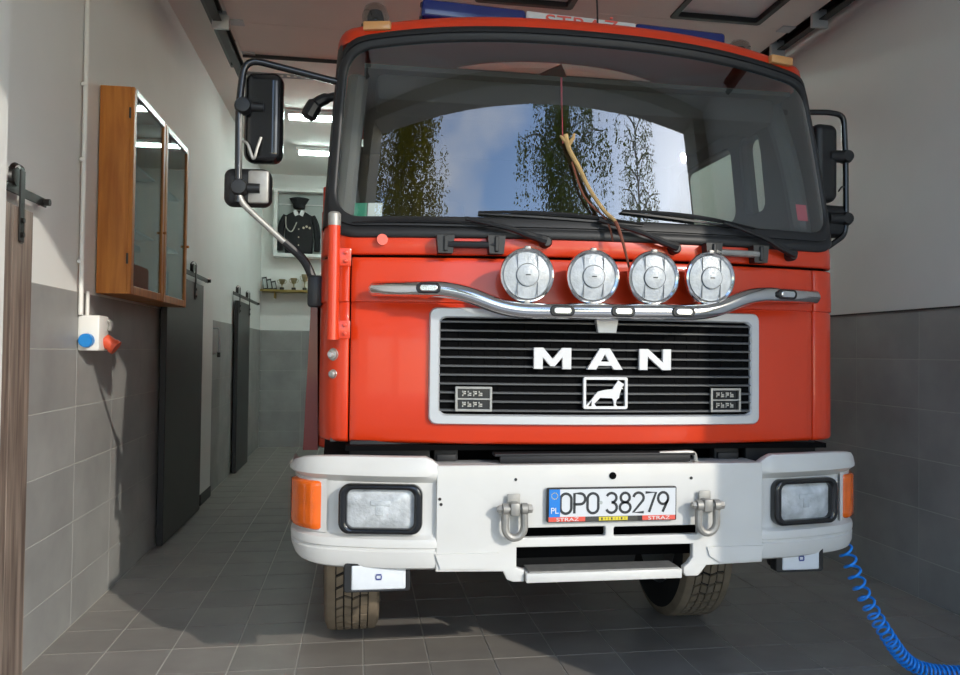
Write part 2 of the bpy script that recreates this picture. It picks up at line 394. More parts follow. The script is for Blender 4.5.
    MB().box((0.0, YB + 0.004, TOP / 2), (2.9, 0.006, TOP)).build('grout_bed', M['grout'], wb, smooth=False)
    o = MB().box((XR - 0.003, 5.4, TOP + 0.004), (0.012, 5.0, 0.01)).build('trim_1', M['black'], smooth=False); struct(o, 'thin dark edging along the top of the right wall tiles')
    # pilaster at the left end of the picture
    o = MB().box((XL + 0.103, 3.14, 2.05), (0.045, 0.12, 4.08), 0.005).build('trim_2', M['wall'], smooth=False); struct(o, 'pale upright post in front of the nearest sliding door')
    # ground outside
    o = MB().box((0, -14.8, -0.1), (70, 30, 0.19)).build('ground', M['asphalt'], smooth=False); struct(o, 'paved yard outside the doorway')
room()
def overhead_door():
    d = bpy.data.objects.new('door_1', None); COL.objects.link(d); struct(d, 'raised white sectional garage door lying under the ceiling')
    X0, X1, Zd = -0.98, 3.10, 3.86
    e = [6.45, 5.83, 5.21, 4.59, 3.97, 3.35, 2.73, 2.11]
    for k in range(7):
        y1, y0 = e[k], e[k + 1]
        if k == 2:
            ws = [(-0.62, -0.0), (0.77, 1.39), (2.17, 2.79)]; holes = []
            wy0, wy1 = 4.70, 5.15
            out = [(X0, y0 + 0.002), (X1, y0 + 0.002), (X1, y1 - 0.002), (X0, y1 - 0.002)]
            me = fill2d(out, [rrect(a, b_, wy0, wy1, 0.02) for a, b_ in ws], 0.04)
            me.transform(Matrix.Translation((0, 0, Zd + 0.02)) @ Matrix.Rotation(R(-90), 4, 'X'))
            link('door_panel', me, M['door_panel'], d)
            for a, b_ in ws:
                me = fill2d(rrect(a - 0.035, b_ + 0.035, wy0 - 0.035, wy1 + 0.035, 0.03), [rrect(a + 0.012, b_ - 0.012, wy0 + 0.012, wy1 - 0.012, 0.02)], 0.055, 0.006)
                me.transform(Matrix.Translation((0, 0, Zd + 0.018)) @ Matrix.Rotation(R(-90), 4, 'X'))
                fr = link('window_frame', me, M['black'], d)
                MB().box(((a + b_) / 2, (wy0 + wy1) / 2, Zd + 0.03), (b_ - a - 0.02, wy1 - wy0 - 0.02, 0.006)).build('pane', M['lampbody'], fr, smooth=False)
        else:
            b = MB().box(((X0 + X1) / 2, (y0 + y1) / 2, Zd + 0.02), (X1 - X0, y1 - y0 - 0.004, 0.04), 0.004, 1)
            b.build('door_panel', M['door_panel'], d, smooth=False)
        for sx in (X0 + 0.05, X1 - 0.05):
            MB().box((sx, y1, Zd - 0.004), (0.1, 0.1, 0.008)).build('hinge_plate', M['zinc'], d, smooth=False)
    MB().box(((X0 + X1) / 2, 6.462, Zd + 0.01), (X1 - X0, 0.02, 0.07), 0.004).build('bottom_seal', M['rubber'], d)
    for sx in (X0 - 0.07, X1 + 0.07):
        sg = 1 if sx > 1 else -1
        b = MB(); b.box((sx + 0.03 * sg, 4.2, Zd - 0.0), (0.006, 5.6, 0.08)); b.box((sx, 4.2, Zd + 0.04), (0.06, 5.6, 0.006)); b.box((sx, 4.2, Zd - 0.04), (0.06, 5.6, 0.006)); b.box((sx - 0.03 * sg, 4.2, Zd + 0.03), (0.006, 5.6, 0.02))
        b.build('track', M['trackdark'], d, smooth=False)
        b = MB(); b.box((sx + 0.09 * sg, 4.4, Zd + 0.1), (0.04, 5.2, 0.05)); b.build('track_rail', M['track'], d, smooth=False)
        for y in (4.95, 5.5) if sg > 0 else (5.75,):
            MB().box((sx - 0.02 * sg, y, Zd - 0.03), (0.12, 0.03, 0.13), 0.004).build('roller_bracket', M['zinc'], d)
        for y in (3.2, 5.2, 6.8):
            MB().box((sx + 0.06 * sg, y, (Zd + ZC) / 2 + 0.02), (0.03, 0.03, ZC - Zd)).build('hanger', M['track'], d, smooth=False)
    b = MB(); holes = []
    me = fill2d([(X0 - 0.1, -0.02), (X1 + 0.1, -0.02), (X1 + 0.1, 0.02), (X0 - 0.1, 0.02)], [rrect(X0 + 0.06 * k, X0 + 0.06 * k + 0.03, -0.008, 0.008, 0.007, 3) for k in range(66)], 0.004)
    me.transform(Matrix.Translation((0, 7.0, Zd + 0.03))); link('perforated_strap', me, M['zinc'], d, smooth=False)
overhead_door()
# ------------------------------------------------------------------ sliding doors on the left wall
def sliding_door(n, label, y0, y1, h, m, rail_y0, rail_y1, zr, hang, thick=0.045, xoff=0.02):
    d = bpy.data.objects.new('door_%d' % n, None); COL.objects.link(d); struct(d, label)
    x = XL + xoff
    if n == 2:
        w = (y1 - y0) / 5
        for k in range(5): MB().box((x + thick / 2, y0 + w * (k + 0.5), h / 2 + 0.01), (thick, w - 0.001, h), 0.0015, 1).build('door_plank', m, d, smooth=False)
    else: MB().box((x + thick / 2, (y0 + y1) / 2, h / 2 + 0.01), (thick, y1 - y0, h), 0.003, 1).build('door_leaf', m, d, smooth=False)
    xr = x + thick * 0.5
    MB().box((xr, (rail_y0 + rail_y1) / 2, zr), (0.008, rail_y1 - rail_y0, 0.04), 0.002, 1).build('rail', M['black_iron'], d, smooth=False)
    MB().lathe([(0.0, -0.02), (0.016, -0.02), (0.016, 0.03), (0.0, 0.03)], (xr, rail_y1 - 0.03, zr), 'x', 12).build('rail_stop', M['black_iron'], d)
    for y in hang:
        hg = MB()
        xs = x + thick + 0.006
        pts = [(xs, y, zr - 0.2), (xs, y, zr + 0.075)]
        hg.box((xs, y, zr - 0.07), (0.007, 0.045, 0.30), 0.002, 1)
        arc = [(xs - 0.022 + 0.022 * math.cos(R(a)), y, zr + 0.08 + 0.028 * math.sin(R(a))) for a in range(0, 181, 20)]
        for p, q in zip(arc[:-1], arc[1:]):
            pass
        rows = [[(p[0], y - 0.0225, p[2]), (p[0], y + 0.0225, p[2])] for p in arc]; hg.grid(rows)
        hg.box((xs - 0.044, y, zr + 0.04), (0.006, 0.045, 0.1), 0.002, 1)
        ho = hg.build('hanger', M['black_iron'], d)
        MB().lathe([(0.0, -0.010), (0.04, -0.010), (0.034, 0.0), (0.04, 0.010), (0.0, 0.010)], (xr, y, zr + 0.052), 'x', 20).build('roller', M['black_iron'], ho)
        for dz in (-0.13, -0.19):
            MB().lathe([(0.0, -0.004), (0.011, -0.004), (0.011, 0.008), (0.0, 0.008)], (xs + 0.004, y, zr + dz), 'x', 8).build('bolt', M['black_iron'], ho)
    return d
d2 = sliding_door(2, 'nearest sliding door of grey brown wood boards at the left edge', 2.62, 3.60, 2.03, M['barn'], 2.5, 3.79, 2.115, (2.85, 3.47))
d3 = sliding_door(3, 'dark sliding door beyond the wall cabinets', 5.98, 7.30, 2.02, M['barn_dark'], 4.8, 7.62, 2.10, (6.25, 6.93))
d4 = sliding_door(4, 'farthest dark sliding door near the back corner', 9.35, 10.3, 2.02, M['barn_dark'], 9.1, 11.2, 2.10, (9.4, 10.2))
def door_surround():
    o = MB().box((XL + 0.012, 7.75, 1.0), (0.024, 0.5, 2.0)).build('trim_3', M['wall'], smooth=False); struct(o, 'white painted door jamb strip right of the dark sliding door')
    o = MB().box((XL + 0.02, 7.75, 0.05), (0.03, 0.5, 0.1), 0.003).build('baseboard_left', M['black'], smooth=False); struct(o, 'short black skirting at the foot of the white door jamb')
    t = thing('pull_handle', 'slim upright bar on left wall right of the dark sliding door', 'handle', (XL, 8.15, 1.38))
    MB().tube(corner_path([(0.0, 0, 0.03), (0.06, 0, 0.03), (0.06, 0, 0.29), (0.0, 0, 0.29)], 0.02), 0.011, 8).build('bar', M['zinc'], t)
    MB().box((0.06, 0, 0.02), (0.03, 0.03, 0.05), 0.004).build('bottom_cap', M['black_iron'], t)
door_surround()
# ------------------------------------------------------------------ display cabinets, socket box, conduits
def cabinet(y0, y1, label):
    x0, x1, z0, z1 = XL + 0.001, XL + 0.165, 1.765, 2.945
    t = thing('display_cabinet', label, 'cabinet', (XL, y0, z0), 'wooden wall cabinets')
    def P(x, y, z): return (x - XL, y - y0, z - z0)
    tk = 0.02
    b = MB()
    b.box(P((x0 + x1) / 2, y0 + tk / 2, (z0 + z1) / 2), (x1 - x0, tk, z1 - z0), 0.002, 1); b.box(P((x0 + x1) / 2, y1 - tk / 2, (z0 + z1) / 2), (x1 - x0, tk, z1 - z0), 0.002, 1)
    b.box(P((x0 + x1) / 2, (y0 + y1) / 2, z0 + tk / 2), (x1 - x0, y1 - y0 - 2 * tk, tk)); b.box(P((x0 + x1) / 2, (y0 + y1) / 2, z1 - tk / 2), (x1 - x0, y1 - y0 - 2 * tk, tk))
    b.build('carcass', M['oak'], t, smooth=False)
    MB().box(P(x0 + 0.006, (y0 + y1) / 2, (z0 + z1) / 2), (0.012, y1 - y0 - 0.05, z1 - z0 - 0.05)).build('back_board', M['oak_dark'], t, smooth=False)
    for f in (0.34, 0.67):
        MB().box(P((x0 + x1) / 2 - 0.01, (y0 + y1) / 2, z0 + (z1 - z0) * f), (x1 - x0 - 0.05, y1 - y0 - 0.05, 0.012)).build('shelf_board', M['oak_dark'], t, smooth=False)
    # door: four frame bars round a pane
    fw = 0.05; dx = x1 + 0.011
    dr = MB()
    dr.box(P(dx, y0 + fw / 2, (z0 + z1) / 2), (0.022, fw, z1 - z0), 0.003, 1); dr.box(P(dx, y1 - fw / 2, (z0 + z1) / 2), (0.022, fw, z1 - z0), 0.003, 1)
    dr.box(P(dx, (y0 + y1) / 2, z0 + fw / 2), (0.022, y1 - y0 - 2 * fw, fw), 0.003, 1)
    do = dr.build('door', M['oak'], t, smooth=False)
    MB().box(P(dx, (y0 + y1) / 2, z1 - 0.02), (0.024, y1 - y0 - 2 * fw, 0.04), 0.003, 1).build('top_rail', M['alu'], do, smooth=False)
    MB().box(P(dx, (y0 + y1) / 2, (z0 + z1) / 2 + 0.004), (0.004, y1 - y0 - 2 * fw, z1 - z0 - fw - 0.04)).build('pane', M['cabinet_glass'], do, smooth=False)
    for z in (z0 + 0.2, z1 - 0.15): MB().tube([P(x1 + 0.0, y0 - 0.004, z - 0.03), P(x1 + 0.0, y0 - 0.004, z + 0.03)], 0.006, 8).build('hinge', M['black_iron'], do)
    MB().lathe([(0.0, 0.0), (0.008, 0.0), (0.011, 0.014), (0.006, 0.02), (0, 0.02)], P(dx + 0.011, y1 - fw / 2, z0 + 0.45), 'x', 10).build('knob', M['oak'], do)
cabinet(4.62, 5.34, 'nearer honey oak wall cabinet with glass door, left of the truck')
cabinet(5.36, 6.02, 'farther honey oak wall cabinet with glass door, beside the dark sliding door')
def electrics():
    t = thing('socket_box', 'white power socket box with blue and red outlets on the tiled wall', 'socket', (XL, 4.36, 1.44))
    MB().box((0.055, 0.07, 0.095), (0.11, 0.16, 0.19), 0.012).build('housing', M['pvc'], t)
    b = MB(); b.lathe([(0.0, -0.03), (0.036, -0.03), (0.038, 0.0), (0.0, 0.0)], (0.05, -0.01, 0.055), 'y', 18); b.lathe([(0.0, -0.036), (0.03, -0.036), (0.03, -0.028), (0, -0.028)], (0.05, -0.01, 0.055), 'y', 18)
    b.build('blue_outlet', M['socket_blue'], t)
    rot = Matrix.Rotation(R(35), 3, 'Y')
    b = MB(); b2 = bmesh.new(); tmp = MB(); tmp.lathe([(0.0, 0.0), (0.038, 0.0), (0.036, 0.05), (0.041, 0.052), (0.041, 0.075), (0.0, 0.075)], (0, 0, 0), 'z', 18)
    b.merge(tmp.bm, Matrix.Translation((0.105, 0.09, 0.06)) @ Matrix.Rotation(R(125), 4, 'Y')); b2.free()
    b.build('red_outlet', M['socket_red'], t)
    MB().tube(smooth_path([(0.1, 0.12, 0.17), (0.125, 0.13, 0.15), (0.12, 0.12, 0.11)]), 0.012, 8).build('clasp', M['steel'], t)
    b = MB().tube([(XL + 0.014, 4.34, 1.63), (XL + 0.014, 4.34, ZC)], 0.011, 10)
    c = thing('conduit', 'white pipe running down the left wall to the socket box', 'pipe', (XL, 4.34, 1.63))
    MB().tube([(0.018, 0, 0), (0.018, 0, ZC - 1.64)], 0.012, 10).build('pipe', M['pvc'], c); b.bm.free()
    for z in (0.28, 0.82, 1.22, 1.7): MB().box((0.013, 0, z), (0.028, 0.034, 0.02), 0.003).build('clip', M['pvc'], c)
    c2 = thing('conduit', 'short second white pipe stub on top of the socket box', 'pipe', (XL, 4.44, 1.63))
    MB().tube([(0.018, 0, 0), (0.018, 0, 0.13)], 0.01, 10).build('pipe', M['pvc'], c2)
electrics()
# ------------------------------------------------------------------ back of the room
def back_things():
    yb = YB
    # framed uniform
    x0, x1, z0, z1 = -1.29, -0.45, 2.84, 3.86
    t = thing('display_case', 'white framed wall case holding a dark uniform on the back wall', 'frame', (x0, yb, z0))
    me = fill2d([(x0, z0), (x1, z0), (x1, z1), (x0, z1)], [[(x0 + 0.05, z0 + 0.05), (x1 - 0.05, z0 + 0.05), (x1 - 0.05, z1 - 0.05), (x0 + 0.05, z1 - 0.05)]], 0.2, 0.004)
    me.transform(Matrix.Translation((-x0, -0.1, -z0))); link('frame', me, M['frame_white'], t, smooth=False)
    MB().box(((x1 - x0) / 2, -0.012, (z1 - z0) / 2), (x1 - x0 - 0.02, 0.02, z1 - z0 - 0.02)).build('back_board', M['frame_back'], t, smooth=False)
    MB().box(((x1 - x0) / 2, -0.06, z1 - z0 - 0.22), (x1 - x0 - 0.1, 0.012, 0.012)).build('hanging_rail', M['frame_white'], t, smooth=False)
    cx = -0.93
    j = thing('uniform_jacket', 'dark dress uniform jacket with white collar hanging in the wall case', 'jacket', (cx, yb - 0.1, 2.9))
    prof = [(-0.2, 0.0), (-0.21, 0.2), (-0.19, 0.42), (-0.2, 0.56), (-0.05, 0.645), (0.05, 0.645), (0.2, 0.56), (0.19, 0.42), (0.21, 0.2), (0.2, 0.0)]
    plate_obj('body', M['cloth'], j, prof, (), 0.1, 0.03)
    for s in (-1, 1):
        MB().tube(smooth_path([(s * 0.19, 0.0, 0.56), (s * 0.25, -0.01, 0.42), (s * 0.27, -0.02, 0.22), (s * 0.27, -0.03, 0.04)]), [0.05] * 8 + [0.052] * 8 + [0.045] * 9, 10).build('sleeve', M['cloth'], j)
        MB().box((s * 0.045, -0.062, 0.6), (0.06, 0.012, 0.085), 0.004, rot=Matrix.Rotation(R(24 * s), 3, 'Y')).build('collar', M['shirt'], j)
    MB().tube(smooth_path([(-0.19, -0.05, 0.54), (-0.18, -0.06, 0.38), (-0.1, -0.065, 0.32), (-0.03, -0.06, 0.46)]), 0.009, 6).build('aiguillette', M['cord'], j)
    for k in range(3): MB().lathe([(0.0, -0.006), (0.017, -0.006), (0.017, 0.004), (0, 0.004)], (0.07 + 0.045 * k, -0.06, 0.38 + 0.02 * (k % 2)), 'y', 10).build('medal', M['medal'], j)
    for k in range(3): MB().lathe([(0.0, -0.006), (0.01, -0.006), (0.01, 0.004), (0, 0.004)], (0.0, -0.056, 0.12 + 0.12 * k), 'y', 8).build('button', M['medal'], j)
    MB().tube([(0, 0.02, 0.60), (0, 0.02, 0.655)], 0.008, 6).build('hanger_hook', M['steel'], j)
    c = thing('uniform_hat', 'dark four cornered uniform hat above the hanging jacket', 'hat', (cx, yb - 0.12, 3.57))
    b = MB(); b.lathe([(0.0, 0.0), (0.085, 0.0), (0.09, 0.05), (0.088, 0.06)], (0, 0, 0), 'z', 20)
    b.build('band', M['cloth'], c)
    b = MB(); rows = []
    for z, s_, p in ((0.055, 0.09, 0.0), (0.1, 0.11, 0.25), (0.15, 0.125, 0.5), (0.16, 0.1, 0.5), (0.17, 0.01, 0)):
        rows.append([(s_ * (1 + p * abs(math.cos(2 * a)) ** 3 * 0.35) * math.cos(a + R(0)), 0.8 * s_ * (1 + p * abs(math.cos(2 * a)) ** 3 * 0.35) * math.sin(a), z) for a in [2 * math.pi * k / 32 for k in range(32)]])
    b.grid(rows, cu=True); b.build('crown', M['cloth'], c)
    MB().box((0, -0.1, 0.005), (0.13, 0.06, 0.008), 0.003, rot=Matrix.Rotation(R(20), 3, 'X')).build('peak', M['gloss_black'], c)
    # shelf with cups
    s = thing('wall_shelf', 'yellowish wooden shelf with cups on the back wall', 'shelf', (-1.46, yb, 2.33))
    MB().box((0.62, -0.13, 0.0), (1.24, 0.26, 0.03), 0.003).build('board', M['shelf'], s)
    for x in (0.2, 1.0): MB().box((x, -0.1, -0.06), (0.02, 0.18, 0.09), 0.002).build('bracket', M['shelf'], s)
    zs = 2.346
    labs = ['trophy cup on the back shelf, nearest the leaning frames', 'middle trophy cup on the back shelf with looped handles', 'trophy cup on the back shelf nearest the truck']
    for k, (x, h) in enumerate(((-1.16, 0.16), (-0.99, 0.18), (-0.83, 0.24))):
        c = thing('trophy_cup', labs[k], 'trophy', (x, yb - 0.13, zs), 'trophy cups on the back shelf')
        MB().box((0, 0, 0.02), (0.06, 0.06, 0.04), 0.004).build('base', M['cup_base'], c)
        MB().lathe([(0.0, 0.04), (0.025, 0.04), (0.01, 0.05), (0.008, h * 0.5), (0.03, h * 0.6), (0.045, h * 0.85), (0.05, h), (0.044, h), (0.03, h * 0.65), (0.0, h * 0.6)], (0, 0, 0), 'z', 16).build('bowl', M['cup'], c)
        for sg in (-1, 1): MB().tube(smooth_path([(sg * 0.045, 0, h * 0.92), (sg * 0.07, 0, h * 0.85), (sg * 0.05, 0, h * 0.65), (sg * 0.032, 0, h * 0.62)], 4), 0.004, 6).build('handle', M['cup'], c)
    labs = ['dark framed card leaning at the left end of the back shelf', 'second dark framed card leaning on the back shelf', 'third dark framed card leaning on the back shelf, beside the cups']
    for k in range(3):
        fr = thing('framed_card', labs[k], 'frame', (-1.4 + 0.07 * k, yb - 0.1 - 0.02 * k, zs + 0.002), 'framed cards on the back shelf')
        fr.rotation_euler = (R(-14), R(-8 - 3 * k), 0)
        MB().box((0, 0, 0.1 - 0.015 * k), (0.07, 0.012, 0.2 - 0.03 * k), 0.002).build('frame', M['book'], fr, smooth=False)
        MB().box((0, -0.007, 0.1 - 0.015 * k), (0.045, 0.003, 0.15 - 0.03 * k)).build('card', M['frame_back'], fr, smooth=False)
    # fluorescent lamps; the hidden pair is added to brighten the back of the garage
    for (x, y, l) in ((-0.83, 8.7, 'nearer fluorescent ceiling lamp seen left of the truck cab'), (-0.84, 10.25, 'farther fluorescent ceiling lamp near the back wall'), (1.7, 7.4, 'added fluorescent ceiling lamp, unseen above the middle of the truck, to brighten the garage'), (1.6, 10.25, 'added fluorescent ceiling lamp, unseen at the back right, to brighten the garage')):
        f = thing('ceiling_lamp', l, 'lamp', (x, y, ZC), 'fluorescent ceiling lamps')
        MB().box((0.6, 0, -0.03), (1.24, 0.16, 0.05), 0.008).build('housing', M['lampbody'], f)
        for dy in (-0.04, 0.04): MB().tube([(0.02, dy, -0.075), (1.18, dy, -0.075)], 0.014, 10).build('tube', M['tube'], f)
        for dx in (0.0, 1.2): MB().box((dx, 0, -0.07), (0.03, 0.14, 0.05), 0.004).build('end_cap', M['lampbody'], f)
back_things()
# ------------------------------------------------------------------ the fire truck (local: x right, y back from the bumper face, z up)
CX, CY = 0.95, 2.9
TR = thing('fire_truck', 'red fire truck with white bumper parked nose first in the garage', 'truck', (CX, CY, 0))
def half_plan():
    pts = []
    for k in range(41):
        x = 1.0 * k / 40; pts.append((x, x * x / 8.6))
    P = [(1.0, 0.1163), (1.062, 0.131), (1.115, 0.185), (1.115, 0.33)]
    for k in range(1, 17):
        t = k / 16; a = [(1 - t) ** 3, 3 * t * (1 - t) ** 2, 3 * t * t * (1 - t), t ** 3]
        pts.append((sum(w * p[0] for w, p in zip(a, P)), sum(w * p[1] for w, p in zip(a, P))))
    for k in range(1, 15): pts.append((1.115, 0.33 + 1.42 * k / 14))
    return pts
class Plan:
    def __init__(s, half):
        s.p = half; s.c = [0.0]
        for a, b in zip(half[:-1], half[1:]): s.c.append(s.c[-1] + math.hypot(b[0] - a[0], b[1] - a[1]))
    def at(s, t):
        sg = -1 if t < 0 else 1; t = min(abs(t), s.c[-1] - 1e-6); i = 0
        lo, hi = 0, len(s.c) - 1
        while hi - lo > 1:
            m = (lo + hi) // 2
            if s.c[m] <= t: lo = m
            else: hi = m
        f = (t - s.c[lo]) / (s.c[lo + 1] - s.c[lo]); a, b = s.p[lo], s.p[lo + 1]
        def tan(i):
            p, q = s.p[max(i - 1, 0)], s.p[min(i + 1, len(s.p) - 1)]; d = math.hypot(q[0] - p[0], q[1] - p[1]); return ((q[0] - p[0]) / d, (q[1] - p[1]) / d)
        ta, tb = tan(lo) if lo else (1.0, 0.0), tan(lo + 1); tx, ty = ta[0] * (1 - f) + tb[0] * f, ta[1] * (1 - f) + tb[1] * f
        x, y = a[0] + (b[0] - a[0]) * f, a[1] + (b[1] - a[1]) * f
        return sg * x, y, sg * ty, -tx            # point and outward normal
    def s_of_x(s, x):
        sg = -1 if x < 0 else 1; x = abs(x)
        for i in range(len(s.p) - 1):
            if s.p[i + 1][0] >= x: return sg * (s.c[i] + (x - s.p[i][0]) / max(s.p[i + 1][0] - s.p[i][0], 1e-9) * (s.c[i + 1] - s.c[i]))
        return sg * s.c[-1]
CAB = Plan(half_plan())
SMAX = CAB.c[-1]
def prof(z):                                     # how far the cab front sits behind the bumper face
    pts = ((1.0, 0.035), (1.9, 0.045), (2.0, 0.056), (2.78, 0.130), (3.0, 0.150))
    for a, b in zip(pts[:-1], pts[1:]):
        if z <= b[0]: return a[1] + (b[1] - a[1]) * (z - a[0]) / (b[0] - a[0])
    return pts[-1][1]
def cabp(s_, z, off=0.0):
    x, y, nx, ny = CAB.at(s_); return Vector((lx(x + nx * off, z), y + prof(z) + ny * off - 0.017 * x, z - (0.05 * min(1.0, abs(x)) ** 3 + 0.018 * x) * sstep(2.25, 2.8, z)))
def sstep(a, b, x): t = min(max((x - a) / (b - a), 0), 1); return t * t * (3 - 2 * t)
def lx(x, z): f = max(0.0, min(z, 2.9) - 1.95) / 0.85; return x * (1 - 0.066 * f) - 0.022 * f
def front_y(x, z): return cabp(CAB.s_of_x(x), z).y
def steps(a, b, n): return [a + (b - a) * k / n for k in range(n + 1)]
def cab_sheet(name, s0, s1, zo, m, parent, n=40, thick=0.012, edge=0.006):
    """curved body panel between arc positions s0..s1; zo = (z, outward offset) rows; rolled edges"""
    b = MB(); ss = [s0, s0 + 0.0015] + steps(s0 + edge, s1 - edge, n) + [s1 - 0.0015, s1]
    offs = [-thick, -0.003] + [0.0] * (n + 1) + [-0.003, -thick]
    b.grid([[cabp(s_, z, o + e) for s_, e in zip(ss, offs)] for z, o in zo])
    return b.build(name, m, parent, sharp=50)
def lean(me):
    for v in me.vertices: v.co.x = lx(v.co.x, v.co.z)
def cab():
    sl, sr = CAB.s_of_x(-0.992), CAB.s_of_x(0.955)
    low = [(1.098, -0.045), (1.1, -0.02), (1.106, -0.006), (1.116, 0.0), (1.3, 0.0), (1.5, 0.0), (1.640, 0.0), (1.645, -0.004), (1.649, -0.004), (1.653, 0.003), (1.7, 0.003), (1.8, 0.001), (1.822, 0.0), (1.826, -0.003), (1.828, -0.014)]
    fp = cab_sheet('front_flap', sl + 0.003, sr - 0.003, low, M['red'], TR, 60)
    cab_sheet('corner_panel', -CAB.s_of_x(1.115) - 0.13, sl - 0.003, low, M['red'], TR, 14)
    cab_sheet('corner_panel', sr + 0.003, CAB.s_of_x(1.115) + 0.13, low, M['red'], TR, 14)
    s2 = CAB.s_of_x(1.115) + 0.13
    cab_sheet('windscreen_base_panel', -s2, s2, [(1.838, -0.014), (1.84, -0.003), (1.845, 0.0), (1.9, 0.0), (1.94, -0.004), (1.98, -0.012)], M['red'], TR, 80)
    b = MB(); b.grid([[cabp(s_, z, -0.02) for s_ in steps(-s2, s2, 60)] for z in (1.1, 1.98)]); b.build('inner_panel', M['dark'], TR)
    # cap
    o = MB().lathe([(0.0, 0.0), (0.022, 0.0), (0.022, 0.006), (0.019, 0.009), (0.0, 0.009)], (0, 0, 0), 'y', 20).build('blanking_cap', M['red'], TR)
    x = -0.87; o.location = (x, front_y(x, 1.895) - 0.016, 1.895); o.rotation_euler = (R(0), 0, R(13))
    # windscreen gasket and glass
    gs, z0, z1 = CAB.s_of_x(1.098), 1.905, 2.776
    n = 10
    outer = rrect(-gs, gs, z0, z1, 0.17, n); inner = rrect(-gs + 0.068, gs - 0.068, z0 + 0.085, z1 - 0.062, 0.12, n)
    def dens(loop, k=14):
        out = []
        for i in range(len(loop)):
            a, c = loop[i], loop[(i + 1) % len(loop)]; m_ = k if math.hypot(a[0] - c[0], a[1] - c[1]) > 0.3 else 1
            for j in range(m_): out.append((a[0] + (c[0] - a[0]) * j / m_, a[1] + (c[1] - a[1]) * j / m_))
        return out
    O, I = dens(outer, 30), dens(inner, 30)
    def mixl(t): return [(o[0] * (1 - t) + i[0] * t, o[1] * (1 - t) + i[1] * t) for o, i in zip(O, I)]
    rows = []
    for t, off in ((0.0, -0.015), (0.0, 0.004), (0.06, 0.010), (0.42, 0.012), (0.46, 0.006), (0.52, 0.006), (0.56, 0.013), (0.9, 0.010), (1.0, 0.004), (1.0, -0.012)):
        rows.append([cabp(s_, z, off) for s_, z in mixl(t)])
    b = MB(); b.grid(rows, cu=True); gk = b.build('windscreen_gasket', M['rubber'], TR, sharp=60)
    rows = []
    L_ = mixl(0.85); zc = (z0 + z1) / 2
    for k in range(31):
        t = 1 - k / 30; rows.append([cabp(s_ * t, zc + (z - zc) * t, -0.001) for s_, z in L_])
    b = MB(); b.grid(rows, cu=True); ws = b.build('windscreen', M['glass'], TR, sharp=180)
    # stickers behind the glass
    def sticker(name, x0, x1, za, zb, m, off=-0.004):
        b = MB(); b.grid([[cabp(s_, z, o_) for s_ in steps(CAB.s_of_x(x0), CAB.s_of_x(x1), 6)] for z, o_ in ((za, off), (zb, off))])
        return b.build(name, m, ws, smooth=True)
    plabel(sticker('sticker', -0.985, -0.935, 1.99, 2.045, M['sticker_g']), 'green sticker low in the windscreen corner')
    sticker('sticker', -0.932, -0.875, 1.99, 2.045, M['sticker_w'])
    plabel(sticker('sticker', 0.90, 0.955, 2.04, 2.11, M['sticker_p']), 'pink sticker low in the right windscreen corner')
    # red A-pillar and door skins, roof
    s3 = gs + 0.004
    for sg in (-1, 1):
        # black pillar cover between gasket and door
        b = MB(); b.grid([[cabp(sg * s_, z, 0.0) for s_ in steps(gs - 0.03, gs + 0.45, 12)] for z in steps(1.96, 2.765, 10)]); b.build('pillar_cover', M['black'], TR)
        # door with its windows
        x = sg * 1.088
        outl = [(0.40, 1.10), (1.74, 1.10), (1.74, 2.655), (0.60, 2.655), (0.46, 2.0)]
        hol = [rrect(0.62, 0.85, 2.17, 2.58, 0.05), rrect(0.92, 1.62, 2.17, 2.58, 0.06)]
        me = fill2d(outl, hol, 0.05, 0.006)
        me.transform(Matrix.Translation((x, 0, 0)) @ Matrix.Rotation(R(90), 4, 'Z'))
        lean(me); dr = link('cab_door', me, M['red'], TR, 40)
        for (a, c, q) in ((0.62, 0.85, 2.58), (0.92, 1.62, 2.58)):
            me = fill2d(rrect(a - 0.03, c + 0.03, 2.14, q + 0.03, 0.07), [rrect(a + 0.012, c - 0.012, 2.18, q - 0.012, 0.05)], 0.07, 0.006)
            me.transform(Matrix.Translation((x, 0, 0)) @ Matrix.Rotation(R(90), 4, 'Z')); lean(me); link('window_seal', me, M['rubber'], dr, 40)
            pn = MB().box((x, (a + c) / 2, (2.17 + q) / 2), (0.005, c - a, q - 2.17)).build('pane', M['sideglass'], dr, smooth=False); lean(pn.data)
        # inside lining of the door and pillar
        me = fill2d([(0.2, 1.10), (1.74, 1.10), (1.74, 2.65), (0.54, 2.65), (0.36, 2.0)], [rrect(0.63, 0.84, 2.18, 2.57, 0.05), rrect(0.93, 1.61, 2.18, 2.57, 0.06)], 0.02)
        me.transform(Matrix.Translation((sg * 1.05, 0, 0)) @ Matrix.Rotation(R(90), 4, 'Z')); lean(me); link('door_lining', me, M['lining'], dr, 40)
        b = MB(); b.tube(smooth_path([(sg * 1.03, 0.33, 1.98), (sg * 1.0, 0.40, 2.35), (sg * 0.96 - 0.015, 0.46, 2.63)], 6), 0.045, 10); b.build('pillar_trim', M['trim'], TR)
    rows = []
    for z, k, dy in ((2.755, 0.0, 0.0), (2.80, 0.0, 0.002), (2.822, 0.006, 0.014), (2.835, 0.02, 0.045), (2.845, 0.06, 0.12), (2.85, 0.12, 0.24), (2.855, 0.5, 0.6)):
        row = []
        for s_ in steps(-SMAX, SMAX, 110):
            p = cabp(s_, z); f = max(0.0, 1 - p.y / 1.9); row.append(Vector((p.x * (1 - k), p.y + dy * f, p.z + (0.0 if k < 0.4 else 0.6 * (z - p.z)))))
        rows.append(row)
    b = MB(); b.grid(rows); b.grid([[Vector((-p.x if False else p.x, 1.75, p.z)) for p in (r[0], r[-1])] for r in rows]); 
